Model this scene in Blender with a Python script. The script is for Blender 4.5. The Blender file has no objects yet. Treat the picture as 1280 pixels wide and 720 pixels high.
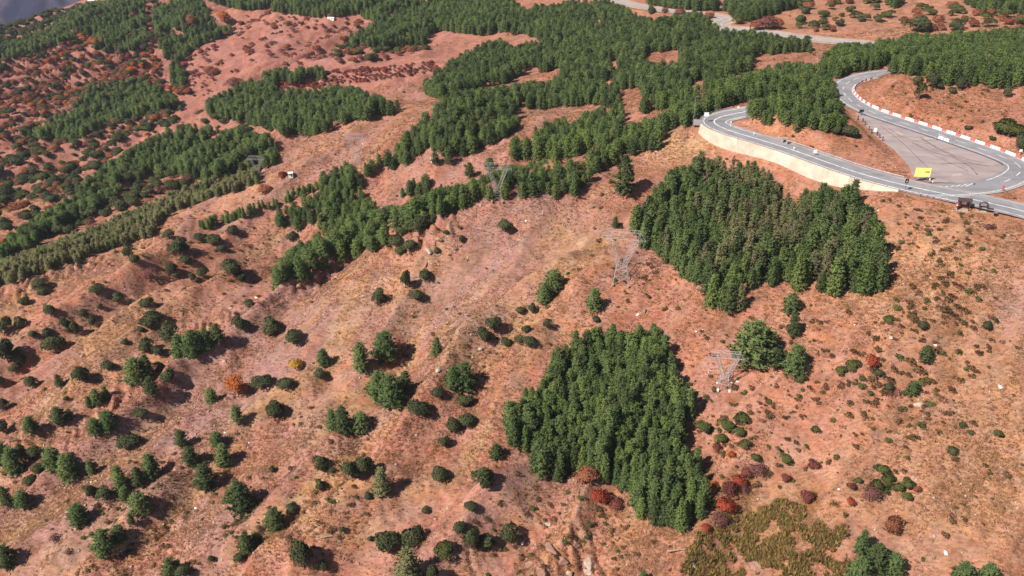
import bpy, bmesh, math, random
import numpy as np
from mathutils import Vector, Matrix

# ------------------------------------------------------------------ camera, sky, sun, exposure
R = math.radians
F, PITCH, CAMZ = 1108.0, R(30.0), 300.0
SP, CP = math.sin(PITCH), math.cos(PITCH)
scene = bpy.context.scene
COL = scene.collection
cam_d = bpy.data.cameras.new('camera')
cam_d.sensor_width = 36.0
cam_d.lens = F / 1280.0 * 36.0
cam_d.clip_start, cam_d.clip_end = 0.5, 12000.0
cam = bpy.data.objects.new('camera', cam_d)
COL.objects.link(cam)
cam.location = (0, 0, CAMZ)
cam.rotation_euler = (R(90) - PITCH, 0, 0)
scene.camera = cam

SUN_TRAVEL = Vector((0.80, 0.60, 0)).normalized()
SUN_EL = R(46)
world = bpy.data.worlds.new('World')
scene.world = world
world.use_nodes = True
wn = world.node_tree.nodes
wl = world.node_tree.links
wn.clear()
sky = wn.new('ShaderNodeTexSky')
sky.sky_type = 'NISHITA'
sky.sun_disc = False
sky.sun_elevation = SUN_EL
sky.sun_rotation = math.atan2(-SUN_TRAVEL.x, -SUN_TRAVEL.y)
sky.altitude = 1500
bg = wn.new('ShaderNodeBackground')
bg.inputs['Strength'].default_value = 0.052
wo = wn.new('ShaderNodeOutputWorld')
wl.new(sky.outputs[0], bg.inputs[0])
wl.new(bg.outputs[0], wo.inputs[0])

sun_d = bpy.data.lights.new('sun', 'SUN')
sun_d.energy = 5.0
sun_d.angle = R(0.5)
sun_d.color = (1.0, 0.93, 0.83)
sun = bpy.data.objects.new('sun', sun_d)
COL.objects.link(sun)
sd = Vector((SUN_TRAVEL.x * math.cos(SUN_EL), SUN_TRAVEL.y * math.cos(SUN_EL), -math.sin(SUN_EL)))
sun.rotation_euler = sd.to_track_quat('-Z', 'Y').to_euler()
sun.location = (-300, -200, 600)

vs = scene.view_settings
vs.view_transform = 'Standard'
vs.look = 'None'
vs.exposure = 0.75
vs.gamma = 1.0
vs.use_curve_mapping = False
scene.cycles.max_bounces = 5
scene.cycles.diffuse_bounces = 3
scene.cycles.transparent_max_bounces = 4
scene.cycles.volume_bounces = 0
scene.cycles.use_denoising = True

rng = np.random.default_rng(11)
random.seed(5)

# ------------------------------------------------------------------ pixel <-> place helpers
def unproj(u, v, d):
    x = (u - 640.0) / F
    yv = (360.0 - v) / F
    return np.array([x * d, d * (CP + yv * SP), CAMZ + d * (yv * CP - SP)])

def project(x, y, z):
    z = z - CAMZ
    d = y * CP - z * SP
    up = y * SP + z * CP
    return 640.0 + F * x / d, 360.0 - F * up / d, d

def in_poly(u, v, poly):
    u = np.asarray(u, float); v = np.asarray(v, float)
    inside = np.zeros(u.shape, bool)
    n = len(poly)
    for i in range(n):
        x1, y1 = poly[i]; x2, y2 = poly[(i + 1) % n]
        if y1 == y2:
            continue
        c = ((y1 > v) != (y2 > v)) & (u < (x2 - x1) * (v - y1) / (y2 - y1) + x1)
        inside ^= c
    return inside

_tab = rng.random((256, 256))
def vnoise(x, y, s=0):
    x = np.asarray(x, float) + 37.7 * s + 1000; y = np.asarray(y, float) + 91.3 * s + 1000
    xi = np.floor(x).astype(np.int64); yi = np.floor(y).astype(np.int64)
    fx = x - xi; fy = y - yi
    fx = fx * fx * (3 - 2 * fx); fy = fy * fy * (3 - 2 * fy)
    a = _tab[xi & 255, yi & 255]; b = _tab[(xi + 1) & 255, yi & 255]
    c = _tab[xi & 255, (yi + 1) & 255]; d = _tab[(xi + 1) & 255, (yi + 1) & 255]
    return (a + (b - a) * fx) * (1 - fy) + (c + (d - c) * fx) * fy

def fbm(x, y, o=4, s=0):
    t = 0; a = 0.5
    for k in range(o):
        t = t + a * (vnoise(x, y, s + k) - 0.5) * 2
        x = x * 2.03; y = y * 2.03; a *= 0.5
    return t

# ------------------------------------------------------------------ the lie of the land: surveyed points (picture column, row, metres away)
ROADZ = CAMZ - 125.0
SURVEY = [
    (-80, 740, 262), (0, 720, 255), (300, 720, 240), (640, 720, 230), (900, 720, 222), (1280, 720, 215), (1380, 740, 212),
    (0, 600, 290), (300, 600, 272), (640, 600, 255), (900, 600, 244), (1280, 600, 232), (1400, 600, 228),
    (-120, 480, 345), (0, 480, 335), (300, 480, 308), (640, 480, 281), (900, 480, 265), (1280, 480, 250), (1400, 480, 244),
    (0, 360, 396), (180, 345, 392), (300, 360, 358), (640, 360, 313), (900, 360, 288), (1100, 360, 273), (1280, 360, 266), (1420, 360, 258),
    # crest of the near slope
    (360, 347, 354), (500, 286, 343), (620, 252, 339), (740, 222, 344), (840, 172, 362),
    # just beyond the crest
    (372, 331, 420), (500, 270, 420), (620, 237, 412), (740, 199, 408),
    (760, 300, 325), (640, 300, 333), (480, 330, 345),
    # below the road wall
    (940, 250, 322), (1000, 275, 309), (1060, 290, 299), (1160, 282, 289), (1280, 300, 279),
    # pass with the roads
    (1280, 265, 293.6), (1080, 140, 383), (1180, 190, 345), (1275, 212, 325), (1060, 110, 410),
    # hillock between the roads
    (985, 168, 346), (1040, 165, 350), (960, 140, 364), (1000, 118, 385), (1090, 190, 337),
    # cut slope and wood right of the hairpin
    (1150, 128, 381), (1130, 95, 400), (1200, 112, 390), (1280, 150, 352), (1280, 110, 384), (1200, 75, 440), (1280, 60, 470), (1400, 120, 370),
    (1280, 30, 540), (1200, 30, 545), (1280, 0, 610), (1100, 20, 590), (1080, 55, 530), (960, 42, 565), (900, 22, 615), (780, 3, 690), (1050, -15, 700), (1350, -40, 760),
    # woods in the middle distance
    (850, 120, 440), (850, 60, 540), (700, 180, 422), (700, 120, 500), (700, 60, 610), (640, 150, 462), (640, 0, 760),
    (560, 210, 425), (560, 120, 540), (560, 50, 680), (480, 200, 445), (450, 170, 480), (480, 90, 605), (480, 30, 760),
    # bare spur and valley on the left
    (250, 262, 462), (190, 293, 448), (120, 320, 425), (330, 225, 480), (400, 215, 455),
    (0, 345, 412), (0, 300, 500), (100, 260, 540), (0, 230, 600), (200, 200, 590), (300, 150, 610), (300, 100, 700),
    (100, 130, 760), (0, 130, 780), (300, 40, 830), (200, 60, 850), (300, 0, 960), (130, 40, 920), (0, 66, 930), (120, 4, 1060), (200, 0, 1030),
    (-150, 350, 440), (-150, 220, 640), (-150, 100, 860), (-160, 600, 310), (-150, 480, 365),
]
SURVEY_XYZ = [
    # behind and around, outside the picture
    (0, 60, 55), (-160, 40, 40), (180, 40, 75), (-330, 160, 45), (300, 160, 150),
    (-120, 1500, 60), (300, 1500, 170), (900, 1300, 230), (-700, 1400, -120), (-1100, 900, -140), (900, 700, 210), (600, 350, 195),
    (-1050, 1900, -330), (-1300, 2500, -120), (-600, 2600, -60), (-1900, 2600, 60), (-2300, 1800, -80), (600, 3300, 60), (1800, 2500, 200), (-1500, 3600, 330), (-2600, 3500, 300), (-300, 3600, 150), (2500, 3700, 100),
]
for _u, _v, _dz in [(886, 158, -8), (905, 165, -9), (935, 173, -9.5), (970, 183, -9.5), (1005, 195, -8.5), (1040, 207, -8), (1075, 219, -6.5), (1105, 227.5, -2.6), (1130, 233, -1.2), (1150, 238, -1.4), (1200, 249, -2.2), (1270, 264, -2.5)]:
    _yv = (360.0 - _v) / F
    _p = unproj(_u, _v, (ROADZ - CAMZ) / (_yv * CP - SP))
    SURVEY_XYZ.append((_p[0] - 10.0, _p[1] - 8.5, ROADZ + _dz))
CP3 = np.array([unproj(*p) for p in SURVEY] + [np.array(p, float) for p in SURVEY_XYZ])
def tps_fit(P, lam):
    X = P[:, :2] / 100.0; n = len(X)
    r2 = ((X[:, None] - X[None]) ** 2).sum(-1)
    K = np.where(r2 > 0, 0.5 * r2 * np.log(r2 + 1e-12), 0)
    A = np.zeros((n + 3, n + 3))
    A[:n, :n] = K + lam * np.eye(n)
    A[:n, n] = 1; A[:n, n + 1:] = X
    A[n, :n] = 1; A[n + 1:, :n] = X.T
    return np.linalg.solve(A, np.concatenate([P[:, 2], np.zeros(3)])), X
TW, TX = tps_fit(CP3, 0.02)
def H0(x, y):
    x = np.asarray(x, float) / 100.0; y = np.asarray(y, float) / 100.0
    out = TW[-3] + TW[-2] * x + TW[-1] * y
    for k in range(len(TX)):
        r2 = (x - TX[k, 0]) ** 2 + (y - TX[k, 1]) ** 2
        out = out + TW[k] * 0.5 * r2 * np.log(r2 + 1e-12)
    return out

def catmull(P, step):
    P = [np.array(p, float) for p in P]
    P = [2 * P[0] - P[1]] + P + [2 * P[-1] - P[-2]]
    out = []
    for i in range(1, len(P) - 2):
        a, b, c, d = P[i - 1], P[i], P[i + 1], P[i + 2]
        n = max(2, int(np.linalg.norm(c - b) / step))
        for k in range(n):
            t = k / n
            out.append(0.5 * ((2 * b) + (-a + c) * t + (2 * a - 5 * b + 4 * c - d) * t * t + (-a + 3 * b - 3 * c + d) * t ** 3))
    out.append(P[-2])
    return np.array(out)

def on_plane(px, z=ROADZ):
    out = []
    for u, v in px:
        yv = (360.0 - v) / F
        out.append(unproj(u, v, (z - CAMZ) / (yv * CP - SP)))
    return np.array(out)

ROAD_A_PX = [(1420, 304), (1350, 284), (1280, 264), (1225, 251), (1180, 242), (1130, 231), (1080, 218), (1035, 203), (990, 187), (950, 174.5), (918, 165), (899, 157.5), (893, 152), (900, 147), (918, 142.5), (940, 138.5), (965, 134), (1000, 128)]
ROAD_B_PX = [(1150, 238), (1195, 237.5), (1235, 233), (1263, 224), (1276, 213), (1268, 203), (1240, 191), (1200, 177), (1160, 163.5), (1120, 150.5), (1090, 140), (1068, 129), (1056, 118), (1054, 110), (1062, 102), (1080, 96), (1105, 92), (1150, 88)]
LOT_PX = [(1069, 141), (1085, 143), (1120, 155), (1170, 171.5), (1215, 187), (1247, 199), (1259, 209), (1256, 217), (1235, 225), (1200, 229), (1160, 227.5), (1142, 222), (1136, 208), (1118, 188), (1100, 175), (1084, 160), (1072, 148)]
RA = catmull(on_plane(ROAD_A_PX), 2.0)
RB = catmull(on_plane(ROAD_B_PX), 2.0)
LOT = on_plane(LOT_PX)
ROAD_C_PX = [(740, -10), (770, 0), (800, 8), (850, 15), (890, 19), (908, 23), (896, 29), (902, 35), (930, 37), (965, 42), (1010, 48), (1050, 52), (1090, 56), (1130, 62)]

def raycast(U, V, Hf, dmin=150.0, dmax=3200.0):
    U = np.atleast_1d(np.asarray(U, float)); V = np.atleast_1d(np.asarray(V, float))
    x = (U - 640.0) / F; yv = (360.0 - V) / F
    ky = CP + yv * SP; kz = yv * CP - SP
    ds = np.geomspace(dmin, dmax, 420)
    lo = np.full(U.shape, dmax); hi = lo.copy()
    done = np.zeros(U.shape, bool)
    for i in range(len(ds)):
        if done.all():
            break
        d = ds[i]
        idx = np.where(~done)[0]
        g = CAMZ + d * kz[idx] - Hf(x[idx] * d, ky[idx] * d)
        hit = idx[g <= 0]
        hi[hit] = d; lo[hit] = ds[max(i - 1, 0)]
        done[hit] = True
    for _ in range(14):
        m = 0.5 * (lo + hi)
        g = CAMZ + m * kz - Hf(x * m, ky * m)
        hi = np.where(g <= 0, m, hi); lo = np.where(g <= 0, lo, m)
    return np.stack([x * hi, ky * hi, CAMZ + hi * kz], -1), hi

_c, _ = raycast([p[0] for p in ROAD_C_PX], [p[1] for p in ROAD_C_PX], H0)
RC = catmull(_c, 4.0)
k = np.ones(9) / 9
_z = np.pad(RC[:, 2], 4, mode='edge'); RC[:, 2] = np.convolve(_z, k, 'valid')

def poly_dist(x, y, P):
    best = np.full(np.shape(x), 1e9); bz = np.zeros(np.shape(x)); side = np.zeros(np.shape(x))
    for i in range(len(P) - 1):
        a, b = P[i], P[i + 1]
        dx, dy = b[0] - a[0], b[1] - a[1]
        L2 = dx * dx + dy * dy + 1e-9
        t = np.clip(((x - a[0]) * dx + (y - a[1]) * dy) / L2, 0, 1)
        ex = x - a[0] - t * dx; ey = y - a[1] - t * dy
        d = np.hypot(ex, ey)
        m = d < best
        best = np.where(m, d, best)
        bz = np.where(m, a[2] + t * (b[2] - a[2]), bz)
        side = np.where(m, np.sign(dx * ey - dy * ex), side)
    return best, bz, side

def smooth(a, b, x):
    t = np.clip((x - a) / (b - a), 0, 1)
    return t * t * (3 - 2 * t)

HWA, HWB, HWC = 6.4, 5.6, 5.0        # paved half widths
LOTC = LOT[:, :2]
def lot_dist(x, y):
    P = np.concatenate([LOT, LOT[:1]])
    d, _, _ = poly_dist(x, y, P)
    return np.where(in_poly(x, y, [tuple(p) for p in LOTC]), 0.0, d)

# rocky places: (column, row, radius in metres, strength)
CRAGS = [(520, 300, 13, 1.3), (545, 290, 10, 1.2), (370, 352, 11, 1.1), (395, 345, 9, 1.0), (690, 690, 15, .5), (730, 705, 10, .5), (130, 530, 10, 0.9),
         (160, 500, 9, 0.9), (60, 345, 16, .8), (120, 330, 12, .9), (20, 375, 15, .9), (245, 400, 8, .9), (560, 700, 10, .4), (30, 560, 10, .9), (100, 560, 9, .8), (540, 318, 9, 1.1), (300, 385, 9, .7)]
_cr, _ = raycast([c[0] for c in CRAGS], [c[1] for c in CRAGS], H0)

SPUR_PX = [[(720, 335), (660, 378), (600, 425), (545, 500), (500, 570), (450, 625), (395, 665), (330, 715)], [(560, 440), (500, 520), (440, 560), (380, 610), (290, 690), (230, 740)],
           [(330, 400), (290, 440), (235, 480), (170, 520), (100, 560), (20, 600)], [(360, 500), (310, 540), (240, 600), (180, 650), (110, 720)], [(620, 620), (570, 660), (520, 720)], [(230, 300), (170, 350), (90, 400), (0, 440)],
           [(1300, 425), (1225, 478), (1150, 540), (1085, 592), (1040, 640)], [(1210, 318), (1165, 380), (1110, 440), (1060, 520)], [(820, 250), (770, 320), (700, 400), (640, 470)]]
SPURS = []
for _s in SPUR_PX:
    _q, _ = raycast([a[0] for a in _s], [a[1] for a in _s], H0)
    SPURS.append(catmull(_q, 12.0)[::-1])
def H(x, y, fine=True):
    x = np.asarray(x, float); y = np.asarray(y, float)
    z = H0(x, y)
    near = (np.abs(x) < 500) & (y < 900)
    da = np.full(x.shape, 1e3); db = da.copy(); dl = da.copy(); dc = da.copy(); sa = np.zeros(x.shape); zc = np.zeros(x.shape)
    m = (x > 30) & (x < 330) & (y > 210) & (y < 520)
    if m.any():
        da[m], _, sa[m] = poly_dist(x[m], y[m], RA)
        db[m], _, _ = poly_dist(x[m], y[m], RB)
        dl[m] = lot_dist(x[m], y[m])
    m = (x > 20) & (x < 420) & (y > 440) & (y < 860)
    if m.any():
        dc[m], zc[m], _ = poly_dist(x[m], y[m], RC)
    calm = smooth(4, 34, np.minimum(np.minimum(da - HWA, db - HWB), np.minimum(dl, (dc - HWC) * 1.5)))
    far = smooth(1100, 1900, y)
    # gullies and spurs run down to the left
    s = x * 0.58 + y * 0.81; t = -x * 0.81 + y * 0.58
    w = fbm(x / 60, y / 60, 3, 7) * 14
    gl = 1 - np.abs(2 * vnoise((t + w) / 19, s / 110, 21) - 1) * 1.6
    leftness = smooth(120, -60, x + 0.25 * (y - 300))
    z = z + calm * (fbm(x / 52, y / 52, 3, 1) * 3.0 + gl * (0.9 + 6.0 * leftness) - 1.4) * (1 + 0.5 * smooth(500, 900, y))
    z = z + far * (fbm(x / 260, y / 260, 4, 50) * 90)
    z = z + (0.15 + 0.85 * calm) * (fbm(x / 8.5, y / 8.5, 3, 3) * (0.75 + 0.8 * leftness))
    for L in SPURS:
        m = (np.abs(x) < 260) & (y < 420)
        if m.any():
            amp = 5.4 if L[0][0] < 40 else 3.0
            dd, _, sd_ = poly_dist(x[m], y[m], L)
            wd = np.where(sd_ > 0, 3.2, 11.0)
            z[m] = z[m] + amp * np.exp(-(dd / wd) ** 2) * (0.7 + .6 * vnoise(x[m] / 9, y[m] / 9, 23))
    if fine:
        z = z + (0.1 + 0.9 * calm) * (fbm(x / 2.4, y / 2.4, 2, 5) * (0.26 + .36 * leftness))
        for (c, p) in zip(CRAGS, _cr):
            r = np.hypot(x - p[0], y - p[1])
            mm = r < c[2] * 1.3
            if mm.any():
                wgt = smooth(c[2] * 1.3, c[2] * 0.3, r[mm]) * c[3]
                q = np.abs(2 * vnoise((x[mm] + y[mm] * .3) / 2.6, (y[mm]) / 6.2, 31) - 1)
                q2 = np.abs(2 * vnoise(x[mm] / 1.3, y[mm] / 1.7, 33) - 1)
                z[mm] = z[mm] + wgt * (q * 2.6 + q2 * 1.1 - 0.9)
    # roads are cut into the slope; below the wall the ground stays where it was
    b_low = smooth(HWA - 2.2, HWA - 0.2, da)
    b_up = smooth(HWA, HWA + 9, da)
    b = np.where((sa > 0) & (y < 405), b_low, b_up)
    wallness = 1.0
    low = np.minimum(z, ROADZ - 0.25)
    z = np.where((sa > 0) & (da < HWA + 26) & (y < 405), low * 1.0, z)
    z = z * b + (ROADZ - 0.18) * (1 - b)
    b = smooth(HWB, HWB + 8, db); z = z * b + (ROADZ - 0.18) * (1 - b)
    b = smooth(0.5, 7, dl); z = z * b + (ROADZ - 0.18) * (1 - b)
    b = smooth(HWC, HWC + 11, dc); z = z * b + (zc - 0.25) * (1 - b)
    return z

# ------------------------------------------------------------------ materials
def srgb(r, g, b):
    f = lambda c: (c / 255 / 12.92) if c / 255 <= 0.04045 else ((c / 255 + 0.055) / 1.055) ** 2.4
    return (f(r), f(g), f(b))

def new_mat(name):
    m = bpy.data.materials.new(name)
    m.use_nodes = True
    return m, m.node_tree.nodes, m.node_tree.links, m.node_tree.nodes['Principled BSDF']

def plain(name, col, rough=0.8, metal=0.0, var=0.18, scale=1.2, bump=0.0):
    m, n, l, b = new_mat(name)
    b.inputs['Roughness'].default_value = rough
    b.inputs['Metallic'].default_value = metal
    tc = n.new('ShaderNodeTexCoord')
    nz = n.new('ShaderNodeTexNoise'); nz.inputs['Scale'].default_value = scale; nz.inputs['Detail'].default_value = 5
    l.new(tc.outputs['Object'], nz.inputs['Vector'])
    mr = n.new('ShaderNodeMapRange')
    mr.inputs['From Min'].default_value = 0.3; mr.inputs['From Max'].default_value = 0.7
    mr.inputs['To Min'].default_value = 1 - var; mr.inputs['To Max'].default_value = 1 + var
    l.new(nz.outputs['Fac'], mr.inputs['Value'])
    mx = n.new('ShaderNodeVectorMath'); mx.operation = 'SCALE'
    mx.inputs[0].default_value = col
    l.new(mr.outputs[0], mx.inputs['Scale'])
    l.new(mx.outputs[0], b.inputs['Base Color'])
    if bump:
        bp = n.new('ShaderNodeBump'); bp.inputs['Distance'].default_value = bump
        l.new(nz.outputs['Fac'], bp.inputs['Height']); l.new(bp.outputs[0], b.inputs['Normal'])
    return m

def leaf_mat(name, ca, cb, trans=0.34, var=0.35):
    """foliage: colour runs from ca to cb from plant to plant and a little within one crown"""
    m, n, l, b = new_mat(name)
    n.remove(b)
    out = [x for x in n if x.type == 'OUTPUT_MATERIAL'][0]
    oi = n.new('ShaderNodeObjectInfo')
    tc = n.new('ShaderNodeTexCoord')
    nz = n.new('ShaderNodeTexNoise'); nz.inputs['Scale'].default_value = 0.9; nz.inputs['Detail'].default_value = 3
    l.new(tc.outputs['Object'], nz.inputs['Vector'])
    ad = n.new('ShaderNodeMath'); ad.operation = 'MULTIPLY_ADD'
    ad.inputs[1].default_value = 0.7
    l.new(oi.outputs['Random'], ad.inputs[0])
    sb = n.new('ShaderNodeMath'); sb.operation = 'MULTIPLY_ADD'; sb.inputs[1].default_value = 1.2; sb.inputs[2].default_value = -0.45
    l.new(nz.outputs['Fac'], sb.inputs[0]); l.new(sb.outputs[0], ad.inputs[2])
    mx = n.new('ShaderNodeMix'); mx.data_type = 'RGBA'; mx.clamp_factor = True
    l.new(ad.outputs[0], mx.inputs['Factor'])
    mx.inputs[6].default_value = (*ca, 1); mx.inputs[7].default_value = (*cb, 1)
    df = n.new('ShaderNodeBsdfDiffuse'); tr = n.new('ShaderNodeBsdfTranslucent'); ms = n.new('ShaderNodeMixShader')
    ms.inputs[0].default_value = trans
    l.new(mx.outputs[2], df.inputs[0]); l.new(mx.outputs[2], tr.inputs[0])
    l.new(df.outputs[0], ms.inputs[1]); l.new(tr.outputs[0], ms.inputs[2]); l.new(ms.outputs[0], out.inputs['Surface'])
    return m

M = {}
M['pine'] = leaf_mat('pine_needles', (0.080, 0.126, 0.048), (0.172, 0.214, 0.078))
M['pine_light'] = leaf_mat('young_pine_needles', (0.105, 0.155, 0.046), (0.190, 0.238, 0.074))
M['pine_dark'] = leaf_mat('dark_pine_needles', (0.064, 0.092, 0.040), (0.115, 0.142, 0.054))
M['pine_olive'] = leaf_mat('olive_pine_needles', (0.175, 0.170, 0.082), (0.25, 0.24, 0.115))
M['pine_dry'] = leaf_mat('dry_pine_needles', (0.165, 0.135, 0.088), (0.165, 0.17, 0.08))
M['oak'] = leaf_mat('evergreen_oak_leaves', (0.052, 0.060, 0.030), (0.088, 0.096, 0.044), 0.12)
M['oak_olive'] = leaf_mat('olive_shrub_leaves', (0.070, 0.080, 0.026), (0.110, 0.115, 0.040), 0.15)
M['orange'] = leaf_mat('orange_autumn_leaves', (0.36, 0.085, 0.026), (0.46, 0.16, 0.05))
M['red'] = leaf_mat('red_autumn_leaves', (0.30, 0.058, 0.036), (0.45, 0.11, 0.060))
M['crimson'] = leaf_mat('crimson_autumn_leaves', (0.15, 0.050, 0.042), (0.25, 0.085, 0.068))
M['purple'] = leaf_mat('purple_bare_twigs', (0.17, 0.070, 0.070), (0.25, 0.11, 0.10))
M['rust'] = leaf_mat('rusty_autumn_leaves', (0.22, 0.085, 0.052), (0.34, 0.135, 0.075))
M['yellow'] = leaf_mat('yellow_autumn_leaves', (0.42, 0.22, 0.035), (0.50, 0.30, 0.06))
M['straw'] = leaf_mat('straw_grass', (0.30, 0.170, 0.085), (0.36, 0.22, 0.11))
M['straw_red'] = leaf_mat('red_brown_grass', (0.25, 0.112, 0.070), (0.31, 0.155, 0.095))
M['heath'] = leaf_mat('brown_heath', (0.11, 0.065, 0.034), (0.17, 0.105, 0.052))
M['reed'] = leaf_mat('ochre_thicket', (0.27, 0.185, 0.065), (0.40, 0.285, 0.11))
M['reed_green'] = leaf_mat('olive_thicket', (0.19, 0.155, 0.055), (0.29, 0.235, 0.085))
M['twig'] = leaf_mat('grey_twigs', (0.26, 0.18, 0.15), (0.36, 0.27, 0.22), 0.05)
M['bark'] = plain('bark', (0.13, 0.085, 0.06), 0.95, 0, 0.35, 3)
M['bark_pale'] = plain('pale_dead_wood', (0.36, 0.25, 0.20), 0.9, 0, 0.3, 3)
M['stone'] = plain('pale_stone', (0.36, 0.27, 0.215), 0.9, 0, 0.25, 2.0, 0.05)
M['rock'] = plain('red_rock', (0.27, 0.145, 0.10), 0.95, 0, 0.4, 0.8, 0.25)
M['white_stone'] = plain('white_stone', (0.74, 0.70, 0.66), 0.9, 0, 0.1, 2.0)
M['white'] = plain('white_paint', (0.78, 0.78, 0.77), 0.6, 0, 0.06, 2)
M['road_paint'] = plain('worn_road_paint', (0.56, 0.56, 0.56), 0.7, 0, 0.35, 0.6)
M['white_plastic'] = plain('white_plastic', (0.80, 0.79, 0.77), 0.45, 0, 0.06, 1.5)
M['red_plastic'] = plain('red_plastic', (0.55, 0.12, 0.10), 0.45, 0, 0.12, 1.5)
M['steel'] = plain('galvanised_steel', (0.38, 0.37, 0.40), 0.5, 0.35, 0.12, 1)
M['pylon'] = plain('weathered_lattice_steel', (0.32, 0.285, 0.29), 0.7, 0.0, 0.12, 1)
M['dark_metal'] = plain('dark_painted_metal', (0.02, 0.02, 0.022), 0.5, 0.2, 0.1, 2)
M['grey_metal'] = plain('grey_metal', (0.25, 0.25, 0.27), 0.5, 0.4, 0.1, 2)
M['wood_dark'] = plain('dark_stained_wood', (0.05, 0.026, 0.020), 0.8, 0, 0.3, 4)
M['wood_red'] = plain('red_brown_wood', (0.16, 0.055, 0.045), 0.8, 0, 0.3, 4)
M['yellow_sheet'] = plain('yellow_sign_sheet', (0.80, 0.80, 0.20), 0.5, 0, 0.05, 1)
M['pale_yellow'] = plain('faded_print', (0.60, 0.60, 0.30), 0.6, 0, 0.05, 1)
M['black'] = plain('black_print', (0.03, 0.03, 0.025), 0.6, 0, 0.05, 1)
M['concrete'] = plain('pale_concrete', (0.52, 0.42, 0.335), 0.9, 0, 0.20, 0.28, 0.05)
M['concrete2'] = plain('pale_concrete_b', (0.48, 0.38, 0.30), 0.9, 0, 0.16, 0.5, 0.05)
M['concrete3'] = plain('pale_concrete_c', (0.55, 0.455, 0.37), 0.9, 0, 0.12, 0.4, 0.05)
M['car_paint'] = plain('dark_car_paint', (0.03, 0.035, 0.05), 0.3, 0.2, 0.05, 1)
M['glass'] = plain('dark_glass', (0.02, 0.025, 0.03), 0.1, 0, 0.05, 1)
M['rubber'] = plain('tyre_rubber', (0.02, 0.02, 0.02), 0.9, 0, 0.1, 2)
M['hut_wall'] = plain('whitewash', (0.80, 0.77, 0.72), 0.9, 0, 0.06, 2)
M['tiles'] = plain('roof_sheet', (0.62, 0.58, 0.55), 0.8, 0, 0.1, 2)

def asphalt(name, col, streak):
    m, n, l, b = new_mat(name)
    b.inputs['Roughness'].default_value = 0.85
    tc = n.new('ShaderNodeTexCoord')
    a = n.new('ShaderNodeTexNoise'); a.inputs['Scale'].default_value = 0.11; a.inputs['Detail'].default_value = 6; a.inputs['Distortion'].default_value = 1.0
    mp = n.new('ShaderNodeMapping'); mp.inputs['Rotation'].default_value = (0, 0, R(-52)); mp.inputs['Scale'].default_value = (0.25, 2.2, 1)
    s = n.new('ShaderNodeTexNoise'); s.inputs['Scale'].default_value = 0.22; s.inputs['Detail'].default_value = 5
    l.new(tc.outputs['Object'], a.inputs['Vector'])
    l.new(tc.outputs['Object'], mp.inputs['Vector']); l.new(mp.outputs[0], s.inputs['Vector'])
    r1 = n.new('ShaderNodeMapRange'); r1.inputs['From Min'].default_value = .3; r1.inputs['From Max'].default_value = .7; r1.inputs['To Min'].default_value = .82; r1.inputs['To Max'].default_value = 1.18
    r2 = n.new('ShaderNodeMapRange'); r2.inputs['From Min'].default_value = .35; r2.inputs['From Max'].default_value = .5; r2.inputs['To Min'].default_value = 1 - streak; r2.inputs['To Max'].default_value = 1.0
    l.new(a.outputs['Fac'], r1.inputs[0]); l.new(s.outputs['Fac'], r2.inputs[0])
    mu = n.new('ShaderNodeMath'); mu.operation = 'MULTIPLY'
    l.new(r1.outputs[0], mu.inputs[0]); l.new(r2.outputs[0], mu.inputs[1])
    sc = n.new('ShaderNodeVectorMath'); sc.operation = 'SCALE'; sc.inputs[0].default_value = col
    l.new(mu.outputs[0], sc.inputs['Scale']); l.new(sc.outputs[0], b.inputs['Base Color'])
    return m
M['asphalt'] = asphalt('worn_asphalt', (0.215, 0.205, 0.22), 0.15)
M['asphalt_old'] = asphalt('dusty_asphalt', (0.29, 0.228, 0.220), 0.16)
M['asphalt_far'] = asphalt('sun_bleached_asphalt', (0.30, 0.25, 0.245), 0.10)
M['shoulder'] = asphalt('dusty_shoulder', (0.29, 0.26, 0.255), 0.2)
M['gravel'] = asphalt('pale_verge', (0.38, 0.27, 0.195), 0.2)

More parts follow.
